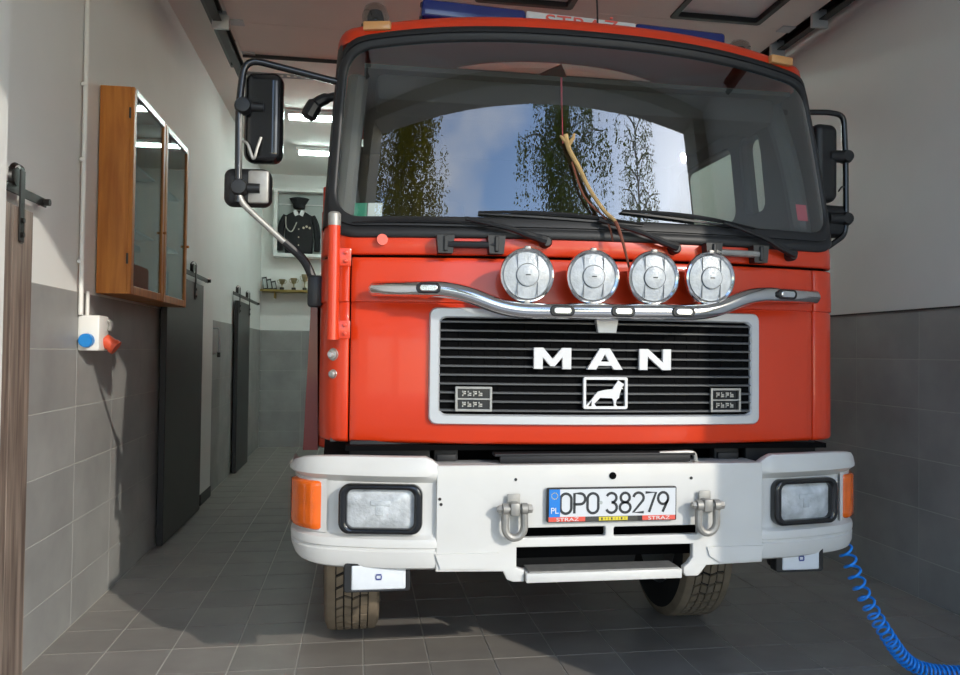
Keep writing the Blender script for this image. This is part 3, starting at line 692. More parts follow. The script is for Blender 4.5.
    b.grid([[rows[-1][k] for k in (0, 55, 110)], [Vector((-0.53, 1.75, 2.85)), Vector((0, 1.75, 2.855)), Vector((0.53, 1.75, 2.84))]])
    b.build('roof', M['red'], TR, sharp=50)
    # roof edge lamps
    for x in (-0.90, 0.845):
        z = 2.782 if x < 0 else 2.748; o = MB().box((0, 0, 0), (0.115, 0.03, 0.036), 0.006).build('marker_lamp', mat_marker, TR)
        o.location = (x, front_y(x, z) + 0.012, z); o.rotation_euler = (0, 0, 0.25 * x)
    # cab interior
    b = MB(); b.box((-0.01, 1.73, 1.885), (1.96, 0.03, 1.57)); b.build('rear_wall', M['lining'], TR, smooth=False)
    MB().box((0, 1.02, 2.64), (1.90, 1.42, 0.02)).build('roof_lining', M['lining'], TR, smooth=False)
    MB().box((0, 0.46, 2.57), (1.80, 0.24, 0.12), 0.03).build('header_locker', M['interior'], TR)
    MB().box((0, 1.0, 1.12), (2.1, 1.4, 0.04)).build('cab_floor', M['interior'], TR, smooth=False)
    b = MB(); b.box((0, 0.42, 1.78), (2.04, 0.34, 0.34), 0.05); b.box((-0.5, 0.45, 1.95), (0.6, 0.24, 0.1), 0.04); b.build('dashboard', M['interior'], TR)
    for x in (-0.62, 0.62):
        st = MB().box((x, 1.15, 1.55), (0.52, 0.5, 0.16), 0.05).build('cab_seat', M['seat'], TR)
        MB().box((x, 1.42, 1.95), (0.5, 0.12, 0.74), 0.05, rot=Matrix.Rotation(R(-8), 3, 'X')).build('backrest', M['seat'], st)
    wh = MB(); ax = Matrix.Rotation(R(-35), 4, 'X')
    ring = [(Vector((0.60, 0.78, 1.93)) + ax @ Vector((0.23 * math.cos(a), 0, 0)) + (Matrix.Rotation(R(25), 3, 'X') @ Vector((0, 0.23 * math.sin(a), 0)))) for a in [2 * math.pi * k / 36 for k in range(36)]]
    wh.tube(ring, 0.014, 8, closed=True); wh.tube([(0.60, 0.78, 1.93), (0.60, 0.62, 1.70)], 0.03, 10)
    for a in (0, 2.1, 4.2): wh.tube([(0.60, 0.78, 1.93), ring[int(a / 6.283 * 36)]], 0.011, 6)
    wh.build('steering_wheel', M['black'], TR)
    b = MB(); b.tube([(-0.13, 0.23, 2.52), (-0.131, 0.2, 2.33)], 0.0025, 6); b.tube([(-0.13, 0.24, 2.62), (-0.13, 0.23, 2.50)], 0.004, 8); b.build('hanging_pendant', M['sticker_p'], TR)
mat_marker = mat('marker_beige', (206, 150, 92), 0.3, coat=0.5)
cab()
def grille():
    def warp(v):
        v = v.copy(); v.y += front_y(v.x, v.z) - 0.0; return v
    zc = 1.405; X0, X1, Z0, Z1 = -0.685, 0.675, 1.178, 1.632
    out = []
    base = rrect(X0, X1, Z0, Z1, 0.03, 5); inn = rrect(X0 + 0.042, X1 - 0.042, Z0 + 0.04, Z1 - 0.04, 0.012, 4)
    b = MB(); rows = []
    def dens(loop, n):
        res = []
        for i in range(len(loop)):
            a, c = loop[i], loop[(i + 1) % len(loop)]; m_ = max(1, int(math.hypot(a[0] - c[0], a[1] - c[1]) / n))
            res += [(a[0] + (c[0] - a[0]) * j / m_, a[1] + (c[1] - a[1]) * j / m_) for j in range(m_)]
        return res
    P = [dens(base, 0.06)]
    n = len(P[0])
    # ring rows share the outer loop's directions
    def loop_at(t):
        res = []
        for (x, z) in P[0]:
            w, h = 0.042, 0.04
            cxm, czm = (X0 + X1) / 2, (Z0 + Z1) / 2
            res.append((cxm + (x - cxm) * (1 - t * w / ((X1 - X0) / 2)), czm + (z - czm) * (1 - t * h / ((Z1 - Z0) / 2))))
        return res
    for t, y in ((0.0, 0.0), (0.0, -0.014), (0.1, -0.02), (0.85, -0.02), (1.0, -0.012), (1.0, 0.03)):
        rows.append([Vector((x, front_y(x, z) + y, z)) for x, z in loop_at(t)])
    b.grid(rows, cu=True); gf = b.build('grille_frame', M['silver'], TR, sharp=40)
    xa, xb, za, zb = X0 + 0.04, X1 - 0.04, Z0 + 0.038, Z1 - 0.038
    b = MB(); b.grid([[Vector((x, front_y(x, z) - 0.001, z)) for x in steps(xa - 0.01, xb + 0.01, 24)] for z in (za - 0.01, zb + 0.01)]); b.build('grille_back', M['dark'], TR)
    N = 11
    for k in range(N):
        z = za + (zb - za) * (k + 0.5) / N; b = MB(); rows = []
        for dz, y in ((-0.004, 0.0), (-0.0045, -0.012), (-0.003, -0.015), (0.002, -0.015), (0.005, -0.010), (0.005, 0.0)):
            rows.append([Vector((x, front_y(x, z) + y, z + dz)) for x in steps(xa, xb, 20)])
        b.grid(rows); b.build('slat', M['slat'], TR)
    for k in range(25):
        x = xa + (xb - xa) * (k + 0.5) / 25; y = front_y(x, zc)
        MB().box((x, y - 0.002, (za + zb) / 2), (0.005, 0.003, zb - za)).build('grille_rib', M['dark'], TR, smooth=False)
    MB().prism([(-0.045, 1.60), (0.045, 1.60), (0.036, 1.542), (-0.036, 1.542)], -0.035, -0.01, lambda x, y, z: (x + 0.005, y + front_y(x, z), z)).build('centre_tab', M['silver'], TR, smooth=False)
    # letters
    h = 0.083; z0 = 1.397
    def letter(name, polys, x, w):
        for outl, hol in polys:
            plate_obj(name, M['letter'], TR, [(x + a * w, z0 + c * h) for a, c in outl], [[(x + a * w, z0 + c * h) for a, c in hh] for hh in hol], 0.016, 0.0015, loc=(0, -0.024, 0), warp=warp)
    letter('letter_m', [([(0, 0), (0, 1), (0.25, 1), (0.5, 0.48), (0.75, 1), (1, 1), (1, 0), (0.76, 0), (0.76, 0.55), (0.56, 0.13), (0.44, 0.13), (0.24, 0.55), (0.24, 0)], [])], -0.284, 0.147)
    letter('letter_a', [([(0, 0), (0.36, 1), (0.64, 1), (1, 0), (0.74, 0), (0.68, 0.18), (0.32, 0.18), (0.26, 0)], [[(0.39, 0.38), (0.61, 0.38), (0.5, 0.72)]])], -0.075, 0.145)
    letter('letter_n', [([(0, 0), (0, 1), (0.28, 1), (0.74, 0.36), (0.74, 1), (1, 1), (1, 0), (0.72, 0), (0.26, 0.64), (0.26, 0)], [])], 0.138, 0.133)
    # lion badge
    bx0, bx1, bz0, bz1 = -0.088, 0.091, 1.243, 1.368
    lb = plate_obj('lion_badge', M['letter'], TR, rrect(bx0, bx1, bz0, bz1, 0.008, 4), [rrect(bx0 + 0.011, bx1 - 0.011, bz0 + 0.011, bz1 - 0.011, 0.003, 3)], 0.014, 0.0015, loc=(0, -0.024, 0), warp=warp)
    q = [(205, 540), (240, 545), (290, 470), (285, 545), (345, 540), (325, 510), (345, 490), (400, 435), (560, 440), (575, 460), (590, 545), (635, 545), (610, 515), (625, 455), (655, 435), (665, 380), (685, 320), (712, 318), (695, 295), (725, 268), (718, 250), (680, 232), (640, 200), (625, 235), (590, 275), (570, 320), (480, 330), (375, 352), (330, 395), (290, 455)]
    sx = (bx1 - bx0) / (765 - 172); sz = (bz1 - bz0) / (578 - 165)
    plate_obj('lion', M['letter'], lb, [(bx0 + (a - 172) * sx, bz1 - (c - 165) * sz) for a, c in q], (), 0.01, 0.001, loc=(0, -0.02, 0), warp=warp)
    # two small plates with two rows of tiny characters
    for x0, x1 in ((-0.584, -0.443), (0.447, 0.583)):
        z0_, z1_ = 1.230, 1.326; zm = (z0_ + z1_) / 2
        t = 0.009
        o = plate_obj('badge', M['steel'], TR, rrect(x0, x1, z0_, z1_, 0.003, 2), [[(x0 + t, z0_ + t), (x1 - t, z0_ + t), (x1 - t, zm - t / 3), (x0 + t, zm - t / 3)], [(x0 + t, zm + t / 3), (x1 - t, zm + t / 3), (x1 - t, z1_ - t), (x0 + t, z1_ - t)]], 0.012, 0.001, loc=(0, -0.022, 0), warp=warp)
        MB().box(((x0 + x1) / 2, front_y((x0 + x1) / 2, zm) - 0.016, zm), (x1 - x0 - t, 0.004, z1_ - z0_ - t), rot=Matrix.Rotation((x0 + x1) / 7.6, 3, 'Z')).build('badge_back', M['gloss_black'], o, smooth=False)
        b = MB()
        for zr in (z0_ + 0.027, z1_ - 0.027):
            for k in range(4):
                xx = x0 + 0.034 + k * 0.021; yy = front_y(xx, zr) - 0.02
                b.box((xx, yy, zr), (0.014, 0.004, 0.006)); b.box((xx - 0.005, yy, zr), (0.004, 0.004, 0.02)); b.box((xx + 0.003, yy, zr + 0.007 * (-1) ** k), (0.009, 0.004, 0.004))
        b.build('badge_characters', M['steel'], o, smooth=False)
grille()
def bullbar():
    def at(x, z, g): return (x, front_y(x, z) - g, z)
    pts = [at(-0.915, 1.696, 0.06), at(-0.60, 1.696, 0.12), at(-0.40, 1.615, 0.14), at(0.385, 1.625, 0.14), at(0.585, 1.704, 0.12), at(0.935, 1.706, 0.06)]
    mid = [at(x, 1.615 + 0.01 * (x + 0.4) / 0.785, 0.14) for x in (-0.2, 0.0, 0.2)]
    pts = pts[:3] + mid + pts[3:]
    path = corner_path(pts, 0.13, 7)
    rs = [0.031] * len(path); rs[0] = 0.018; path.insert(1, path[0].lerp(path[1], 0.06)); rs.insert(1, 0.029); rs[-1] = 0.018; path.insert(-1, path[-1].lerp(path[-2], 0.06)); rs.insert(-1, 0.029)
    bb = MB().tube(path, rs, 18).build('bull_bar', M['chrome'], TR, sharp=50)
    for x, z in ((-0.70, 1.697), (-0.21, 1.617), (0.022, 1.619), (0.262, 1.622), (0.735, 1.706)):
        g = 0.14 if abs(x) < 0.4 else 0.105; y = front_y(x, z) - g - 0.03; rz = 0.27 * x
        o = plate_obj('bar_lamp', M['black'], bb, rrect(-0.047, 0.047, -0.02, 0.02, 0.019, 6), (), 0.014, 0.004); o.location = (x, y + 0.002, z); o.rotation_euler = (0, 0, rz)
        l = plate_obj('bar_lamp_lens', M['chrome'], bb, rrect(-0.034, 0.034, -0.013, 0.013, 0.012, 6), (), 0.012, 0.004); l.location = (x, y - 0.005, z); l.rotation_euler = (0, 0, rz)
    for x in (-0.62, -0.3, 0.3, 0.6):
        z = 1.615 if abs(x) < 0.4 else 1.70; MB().box((x, front_y(x, z) - 0.06, z), (0.03, 0.14, 0.03), 0.004).build('bar_bracket', M['black'], TR)
    # four round driving lamps standing on the bar
    for k, (x, z) in enumerate(((-0.337, 1.75), (-0.088, 1.749), (0.150, 1.751), (0.384, 1.757))):
        y = front_y(x, z) - 0.135
        l = MB().lathe([(0.0, 0.085), (0.05, 0.08), (0.085, 0.045), (0.097, 0.0), (0.097, -0.008), (0.0, -0.008)], (0, 0, 0), 'y', 36).build('driving_lamp', M['gloss_black'], TR)
        l.location = (x, y, z); l.rotation_euler = (R(2), 0, 0.1 * x)
        MB().lathe([(0.090, 0.004), (0.101, 0.004), (0.103, -0.006), (0.101, -0.016), (0.095, -0.02), (0.088, -0.016), (0.087, -0.006)], (0, 0, 0), 'y', 40, caps=False).build('rim', M['chrome'], l)
        for sg in (-1, 1): MB().box((0, -0.01, sg * 0.1), (0.022, 0.02, 0.016), 0.004).build('rim_clip', M['steel'], l)
        MB().lathe([(0.088, -0.010), (0.07, -0.016), (0.04, -0.021), (0.0, -0.023)], (0, 0, 0), 'y', 40).build('lens', M['lens'], l)
        b = MB()
        b.lathe([(0.041, -0.018), (0.041, -0.026), (0.037, -0.028), (0.0, -0.03)], (0, 0, 0), 'y', 32); b.build('centre_disc', M['lens'], l)
        b = MB(); b.lathe([(0.041, -0.018), (0.0425, -0.026), (0.044, -0.018)], (0, 0, 0), 'y', 36, caps=False)
        for sx_ in (-0.038, 0.038):
            for sg in (-1, 1): b.box((sx_, -0.019, sg * 0.052), (0.0018, 0.006, 0.052))
        b.build('lens_ribs', M['lens_line'], l, smooth=False)
        MB().box((0.0, -0.031, 0.0), (0.018, 0.002, 0.004)).build('maker_mark', M['plate_ink'], l, smooth=False)
        b = MB(); b.box((0, 0.02, -0.108), (0.05, 0.03, 0.02), 0.004); b.tube([(0, 0.02, -0.14), (0, 0.02, -0.10)], 0.01, 8); b.build('lamp_foot', M['black'], l)
bullbar()
# ------------------------------------------------------------------ bumper
def bump_half():
    pts = []
    for k in range(0, 17):
        t = k / 16; x = 0.62 + 0.43 * t; pts.append((x, 0.085 * t * t * (1.2 - 0.2 * t)))
    P = [(1.05, 0.085), (1.15, 0.125), (1.215, 0.19), (1.215, 0.36)]
    for k in range(1, 15):
        t = k / 14; a = [(1 - t) ** 3, 3 * t * (1 - t) ** 2, 3 * t * t * (1 - t), t ** 3]
        pts.append((sum(w * p[0] for w, p in zip(a, P)), sum(w * p[1] for w, p in zip(a, P))))
    for k in range(1, 7): pts.append((1.215, 0.36 + 0.3 * k / 6))
    return pts
BH = bump_half()
def bnorm(i):
    p, q = BH[max(i - 1, 0)], BH[min(i + 1, len(BH) - 1)]; d = math.hypot(q[0] - p[0], q[1] - p[1]); return ((q[1] - p[1]) / d, -(q[0] - p[0]) / d)
def bx(x):
    for i in range(len(BH) - 1):
        if BH[i + 1][0] >= abs(x) and BH[i + 1][0] > BH[i][0]:
            f = (abs(x) - BH[i][0]) / (BH[i + 1][0] - BH[i][0]); return BH[i][1] + (BH[i + 1][1] - BH[i][1]) * max(f, 0)
    return BH[-1][1]
def sstep(a, b, x): t = min(max((x - a) / (b - a), 0), 1); return t * t * (3 - 2 * t)
def bumper():
    # centre plate with its slots, foot opening and side wings in one shell
    outl = [(-0.657, 1.03), (0.657, 1.03), (0.657, 0.632), (0.42, 0.626), (0.40, 0.60), (0.385, 0.585), (0.335, 0.585), (0.325, 0.597), (0.325, 0.622), (0.345, 0.636), (0.362, 0.66), (0.362, 0.712),
            (-0.348, 0.716), (-0.348, 0.64), (-0.318, 0.63), (-0.318, 0.585), (-0.36, 0.585), (-0.385, 0.595), (-0.40, 0.626), (-0.657, 0.632)]
    hol = [rrect(-0.325, 0.003, 0.752, 0.789, 0.006, 2), rrect(0.037, 0.385, 0.750, 0.786, 0.006, 2)]
    me = fill2d(outl, hol, 0.03, 0.005); me.transform(Matrix.Translation((0, 0.015, 0)))
    b = MB(); b.bm.from_mesh(me); bpy.data.meshes.remove(me)
    b.box((0, 0.09, 1.022), (1.32, 0.15, 0.012), 0.003)
    for sg in (-1, 1):
        rows = []
        for i, (x, y) in enumerate(BH):
            nx, ny = bnorm(i); y += 0.012 * (1 - sstep(0.63, 0.657, x)); rec = sstep(0.635, 0.665, x); lip = sstep(0.63, 0.70, x); side = sstep(0.03, 0.3, y); low = 0.045 * sstep(0.06, 0.4, y)
            zt = 1.03 + (0.038 - 0.03 * side) * lip - 0.07 * sstep(0.15, 0.66, y)
            prof_ = [(zt - 0.05, -0.075), (zt - 0.012, -0.045), (zt - 0.004, -0.022), (zt - 0.008, -0.004), (zt - 0.022, 0.004 * lip), (1.0, 0.01 * lip), (0.990, 0.01 * lip), (0.980, 0.0 - 0.002 * rec), (0.972, -0.012 * rec), (0.962, -0.024 * rec), (0.90, -0.024 * rec), (0.83, -0.024 * rec), (0.772, -0.024 * rec), (0.762, -0.018 * rec), (0.752, 0.0), (0.74, 0.003), (0.722 + low * 0.3, 0.003), (0.717 + low * 0.3, -0.004), (0.710 + low * 0.3, -0.004), (0.705 + low * 0.3, 0.002), (0.665 + low, 0.0), (0.645 + low, -0.008), (0.634 + low, -0.03), (0.632 + low, -0.12)]
            rows.append([Vector((sg * (x + nx * o), y + ny * o, z)) for z, o in prof_])
        b.grid(rows)
    b.build('bumper', M['white'], TR, sharp=38)
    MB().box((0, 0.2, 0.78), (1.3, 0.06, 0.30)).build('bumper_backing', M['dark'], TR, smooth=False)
    # lower recess trims either side of the foot step
    for sg in (-1, 1):
        MB().prism([(sg * 0.42, 0.70), (sg * 0.66, 0.70), (sg * 0.64, 0.645), (sg * 0.47, 0.64), (sg * 0.43, 0.665)], -0.008, 0.0).build('lower_trim', M['white'], TR, smooth=False)
    # foot step with tread
    fs = MB().box((-0.003, 0.02, 0.604), (0.622, 0.09, 0.036), 0.004).build('foot_step', M['white'], TR)
    MB().box((-0.003, 0.03, 0.625), (0.60, 0.10, 0.006), 0.002, 1).build('step_tread', M['steel'], fs)
    b = MB(); b.lathe([(0.0, -0.004), (0.014, -0.004), (0.014, 0.002), (0, 0.002)], (0.03, -0.0, 0.985), 'y', 16); b.build('tow_hole', M['dark'], TR)
    for x, z in ((-0.355, 0.975), (0.353, 0.972), (-0.645, 0.905), (-0.64, 0.885)):
        MB().lathe([(0.0, -0.003), (0.006, -0.003), (0.006, 0.001), (0, 0.001)], (x, bx(x), z), 'y', 10).build('screw', M['black'], TR)
    # shackles
    for x, z in ((-0.366, 0.856), (0.402, 0.857)):
        o = bpy.data.objects.new('towing_shackle', None); COL.objects.link(o); o.parent = TR; o.location = (x, 0, z)
        b = MB(); b.box((0, -0.018, 0.03), (0.05, 0.006, 0.075), 0.003); b.box((0, -0.035, 0.015), (0.038, 0.05, 0.05), 0.008); b.build('lug', M['shackle'], o)
        b = MB(); pts = [(-0.036, -0.045, 0.02), (-0.037, -0.045, -0.045)] + [(0.037 * math.cos(R(a)), -0.045, -0.05 + 0.042 * math.sin(R(a))) for a in range(180, 361, 15)] + [(0.037, -0.045, -0.045), (0.036, -0.045, 0.02)]
        b.tube(pts, 0.0145, 10)
        for sg in (-1, 1): b.lathe([(0.0, -0.011), (0.022, -0.011), (0.022, 0.011), (0, 0.011)], (sg * 0.036, -0.045, 0.016), 'x', 14)
        b.build('bow', M['shackle'], o)
        b = MB(); b.tube([(-0.068, -0.045, 0.016), (0.068, -0.045, 0.016)], 0.010, 10); b.lathe([(0.0, 0.0), (0.018, 0.0), (0.016, 0.016), (0, 0.018)], (0.05, -0.045, 0.016), 'x', 6); b.lathe([(0.0, 0.0), (0.016, 0.0), (0.014, -0.014), (0, -0.016)], (-0.05, -0.045, 0.016), 'x', 6); b.build('pin', M['shackle'], o)
    # headlights
    for sg in (-1, 1):
        h = bpy.data.objects.new('headlight', None); COL.objects.link(h); h.parent = TR; x = sg * 0.862; h.location = (x, bx(x) + 0.02, 0.865); h.rotation_euler = (0, 0, sg * 0.17)
        W, H = 0.158, 0.094
        me = fill2d(rrect(-W, W, -H, H, 0.042, 8), [rrect(-W + 0.032, W - 0.032, -H + 0.022, H - 0.022, 0.026, 8)], 0.044, 0.012, 3); me.transform(Matrix.Translation((0, -0.01, 0))); link('bezel', me, M['gloss_black'], h, 60)
        b = MB(); loop = rrect(-W + 0.03, W - 0.03, -H + 0.02, H - 0.02, 0.028, 8)
        b.grid([[Vector((a * t, -0.004 - 0.02 * (1 - t * t), c * t)) for a, c in loop] for t in (1.0, 0.9, 0.75, 0.55, 0.3, 0.001)], cu=True); ln = b.build('lens', M['headlens'], h, sharp=60)
        b = MB(); b.box((0, -0.023, 0.022), (0.075, 0.006, 0.02), 0.003); b.box((-0.002, -0.023, -0.004), (0.03, 0.006, 0.04), 0.003); b.build('bulb_shield', M['lens'], h)
    # amber indicators wrapped round the corners
    for sg in (-1, 1):
        i0 = min(range(len(BH)), key=lambda i: abs(BH[i][0] - 1.085)); i1 = min(range(len(BH)), key=lambda i: abs(BH[i][1] - 0.30))
        rows = []
        idx = list(range(i0, i1 + 1)); 
        for k, i in enumerate(idx):
            nx, ny = bnorm(i); x, y = BH[i]; e = -0.02 if k in (0, len(idx) - 1) else 0.004
            rows.append([Vector((sg * (x + nx * o), y + ny * o, z)) for z, o in ((0.772, -0.03), (0.774, e - 0.006), (0.782, e + 0.004), (0.80, e + 0.004), (0.94, e + 0.004), (0.952, e + 0.004), (0.958, e - 0.006), (0.96, -0.03))])
        b = MB(); b.grid(rows); ind = b.build('indicator', M['amber'], TR, sharp=60)
        rows = []
        for i in range(i0 - 1, i1 + 2):
            nx, ny = bnorm(i); x, y = BH[i]; rows.append([Vector((sg * (x + nx * o), y + ny * o, z)) for z, o in ((0.764, -0.026), (0.766, -0.012), (0.967, -0.012), (0.969, -0.026))])
        b = MB(); b.grid(rows); b.build('indicator_base', M['white'], ind)
    # fog lamps hung under the bumper
    for x, z, w in ((-0.872, 0.603, 0.125), (0.855, 0.625, 0.105)):
        fg = bpy.data.objects.new('fog_lamp', None); COL.objects.link(fg); fg.parent = TR; fg.location = (x, 0.08, z)
        me = fill2d(rrect(-w, w, -0.054, 0.054, 0.012, 4), [rrect(-w + 0.028, w - 0.018, -0.046, 0.05, 0.008, 4)], 0.05, 0.004); me.transform(Matrix.Translation((0, -0.0, 0))); link('shell', me, M['black'], fg)
        MB().box((0, 0.05, 0.0), (2 * w - 0.02, 0.06, 0.1), 0.015).build('back_shell', M['black'], fg)
        MB().box((0.005, -0.014, 0.002), (2 * w - 0.044, 0.024, 0.098), 0.008, 3).build('lens', M['foglens'], fg)
        b = MB(); b.box((0.005, -0.028, 0.011), (0.02, 0.003, 0.005)); b.box((0.005, -0.028, -0.006), (0.02, 0.003, 0.005))
        for d in (-0.01, 0.01): b.box((0.005 + d, -0.028, 0.002), (0.004, 0.003, 0.012))
        b.build('maker_mark', M['mark_blue'], fg, smooth=False)
        MB().box((0, 0.045, 0.075), (0.05, 0.03, 0.09), 0.004).build('mount', M['black'], fg)
bumper()
def number_plate():
    cx, z0, z1 = 0.024, 0.812, 0.944; w = 0.260
    p = plate_obj('number_plate', M['black'], TR, rrect(cx - w, cx + w, z0, z1, 0.006, 3), (), 0.014, 0.002, loc=(0, -0.014, 0))
    MB().box((cx + 0.002, -0.0215, 0.5 * (z0 + 0.021 + z1 - 0.005)), (2 * w - 0.014, 0.003, z1 - z0 - 0.027)).build('plate_face', M['plate'], p, smooth=False)
    xb0 = cx - w + 0.007
    MB().box((xb0 + 0.0215, -0.0235, 0.5 * (z0 + 0.021 + z1 - 0.005)), (0.043, 0.002, z1 - z0 - 0.027)).build('blue_band', M['plate_blue'], p, smooth=False)
    text_obj('country_letters', M['letter'], p, 'PL', 0.032, 0.002, (xb0 + 0.0215, -0.0255, z0 + 0.045))
    b = MB()
    for k in range(12): a = 2 * math.pi * k / 12; b.box((xb0 + 0.0215 + 0.012 * math.cos(a), -0.025, z1 - 0.03 + 0.012 * math.sin(a)), (0.003, 0.001, 0.003))
    b.build('star_ring', M['strip_yellow'], p, smooth=False)
    # stroke characters
    def arc(cx_, cz_, rx, rz, a0, a1, n=10): return [(cx_ + rx * math.cos(R(a0 + (a1 - a0) * k / n)), cz_ + rz * math.sin(R(a0 + (a1 - a0) * k / n))) for k in range(n + 1)]
    G = {
        'O': [arc(0.5, 0.72, 0.5, 0.28, 0, 180) + arc(0.5, 0.28, 0.5, 0.28, 180, 360) + [(1, 0.72)]],
        'P': [[(0, 0), (0, 1), (0.55, 1)] + arc(0.55, 0.73, 0.45, 0.27, 90, -90) + [(0, 0.46)]],
        '3': [arc(0.5, 0.76, 0.46, 0.24, 160, -90) + arc(0.5, 0.27, 0.5, 0.27, 90, -160)],
        '8': [arc(0.5, 0.76, 0.42, 0.24, -90, 270, 18), arc(0.5, 0.26, 0.5, 0.26, 90, 450, 18)],
        '2': [arc(0.5, 0.73, 0.48, 0.27, 170, -25) + [(0.0, 0.0), (1, 0)]],
        '7': [[(0, 1), (1, 1), (0.35, 0)]],
        '9': [arc(0.5, 0.70, 0.48, 0.30, 0, 360, 18), [(0.96, 0.62), (0.45, 0.0)]],
    }
    H = 0.076; zb = z0 + 0.034; wch = 0.043
    xs = [(-0.203, 'O'), (-0.146, 'P'), (-0.092, 'O'), (-0.015, '3'), (0.042, '8'), (0.098, '2'), (0.149, '7'), (0.202, '9')]
    for x, ch in xs:
        b = MB()
        for st in G[ch]:
            pts = [Vector((cx + 0.009 + x * 0.965 + (a - 0.5) * wch, 0, zb + c * H)) for a, c in st]; n = len(pts); rows = []
            closed = (pts[0] - pts[-1]).length < 1e-5
            for i in range(n):
                if closed: t = pts[(i + 1) % (n - 1)] - pts[(i - 1) % (n - 1)]
                else: t = pts[min(i + 1, n - 1)] - pts[max(i - 1, 0)]
                t.normalize(); nn = Vector((-t.z, 0, t.x)) * 0.0050
                rows.append([pts[i] + nn + Vector((0, -0.0225, 0)), pts[i] + nn + Vector((0, -0.0242, 0)), pts[i] - nn + Vector((0, -0.0242, 0)), pts[i] - nn + Vector((0, -0.0225, 0))])
            b.grid(rows, cu=True)
        b.build('plate_character', M['plate_ink'], p, smooth=False)
    MB().lathe([(0.0, -0.0245), (0.007, -0.0245), (0.007, -0.022), (0, -0.022)], (cx - 0.048, 0, 0.5 * (z0 + z1) + 0.008), 'y', 10).build('seal', M['frame_back'], p)
    # advert strip on the holder's lower edge
    for x0, x1, m in ((-w + 0.006, -w + 0.15, 'strip_red'), (-w + 0.15, -w + 0.36, 'strip_dark'), (w - 0.14, w - 0.006, 'strip_red')):
        MB().box((cx + (x0 + x1) / 2, -0.0220, z0 + 0.0125), (x1 - x0, 0.003, 0.018)).build('holder_strip', M[m], p, smooth=False)
    MB().box((cx - w + 0.262, -0.0240, z0 + 0.0125), (0.115, 0.002, 0.014)).build('holder_strip', M['strip_yellow'], p, smooth=False)
    text_obj('strip_letters', M['letter'], p, 'STRAŻ', 0.019, 0.001, (cx - w + 0.08, -0.0243, z0 + 0.011), 0, 1.6)
    text_obj('strip_letters', M['letter'], p, 'STRAŻ', 0.019, 0.001, (cx + w - 0.073, -0.0243, z0 + 0.011), 0, 1.6)
    b = MB()
    for k in range(8): b.box((cx - w + 0.216 + 0.0132 * k, -0.0255, z0 + 0.0125), (0.002 if k % 3 else 0.006, 0.001, 0.009))
    b.build('strip_characters', M['strip_dark'], p, smooth=False)
number_plate()
# ------------------------------------------------------------------ wipers, handles, mirrors, roof gear
def wipers():
    spec = [((-0.239, 1.893), (-0.55, 1.978), (-0.985, 1.962), (-0.47, 1.957)), ((0.29, 1.885), (-0.03, 1.985), (-0.50, 2.008), (0.16, 1.978)), ((0.83, 1.882), (0.50, 1.998), (0.075, 2.030), (0.66, 1.985))]
    for (px, pz), (ax, az), (b0x, b0z), (b1x, b1z) in spec:
        def S(x, z, o): s_ = CAB.s_of_x(x); return cabp(s_, z, o)
        w = bpy.data.objects.new('wiper', None); COL.objects.link(w); w.parent = TR; w.location = S(px, pz, 0.0); 
        org = w.location.copy()
        def Lc(x, z, o): return S(x, z, o) - org
        b = MB(); b.lathe([(0.0, 0.0), (0.024, 0.0), (0.024, -0.03), (0.017, -0.04), (0.0, -0.04)], (0, 0, 0), 'y', 16)
        b.build('pivot', M['black'], w)
        arm = [Lc(px, pz + 0.003, 0.035), Lc(px - 0.06, pz + 0.02, 0.04), Lc((px + ax) / 2, (pz + az) / 2 + 0.008, 0.045), Lc(ax, az, 0.04)]
        b = MB(); b.tube(smooth_path(arm, 6), [0.019] * 4 + [0.015] * 5 + [0.011] * 6 + [0.008] * 4, 8); b.build('arm', M['black'], w)
        n = 16; top = []
        for k in range(n + 1):
            t = k / n; top.append(Lc(b0x + (b1x - b0x) * t, b0z + (b1z - b0z) * t + 0.012 * math.sin(math.pi * t), 0.022))
        b = MB(); b.tube(top, [0.003 + 0.006 * math.sin(math.pi * k / n) for k in range(n + 1)], 6); b.build('blade_frame', M['black'], w)
        b = MB(); b.grid([[Lc(b0x + (b1x - b0x) * k / n, b0z + (b1z - b0z) * k / n - 0.004 + dz, o) for k in range(n + 1)] for dz, o in ((0.004, 0.018), (0.004, 0.006), (-0.004, 0.006), (-0.004, 0.018))], cv=True); b.build('blade_rubber', M['rubber'], w)
wipers()
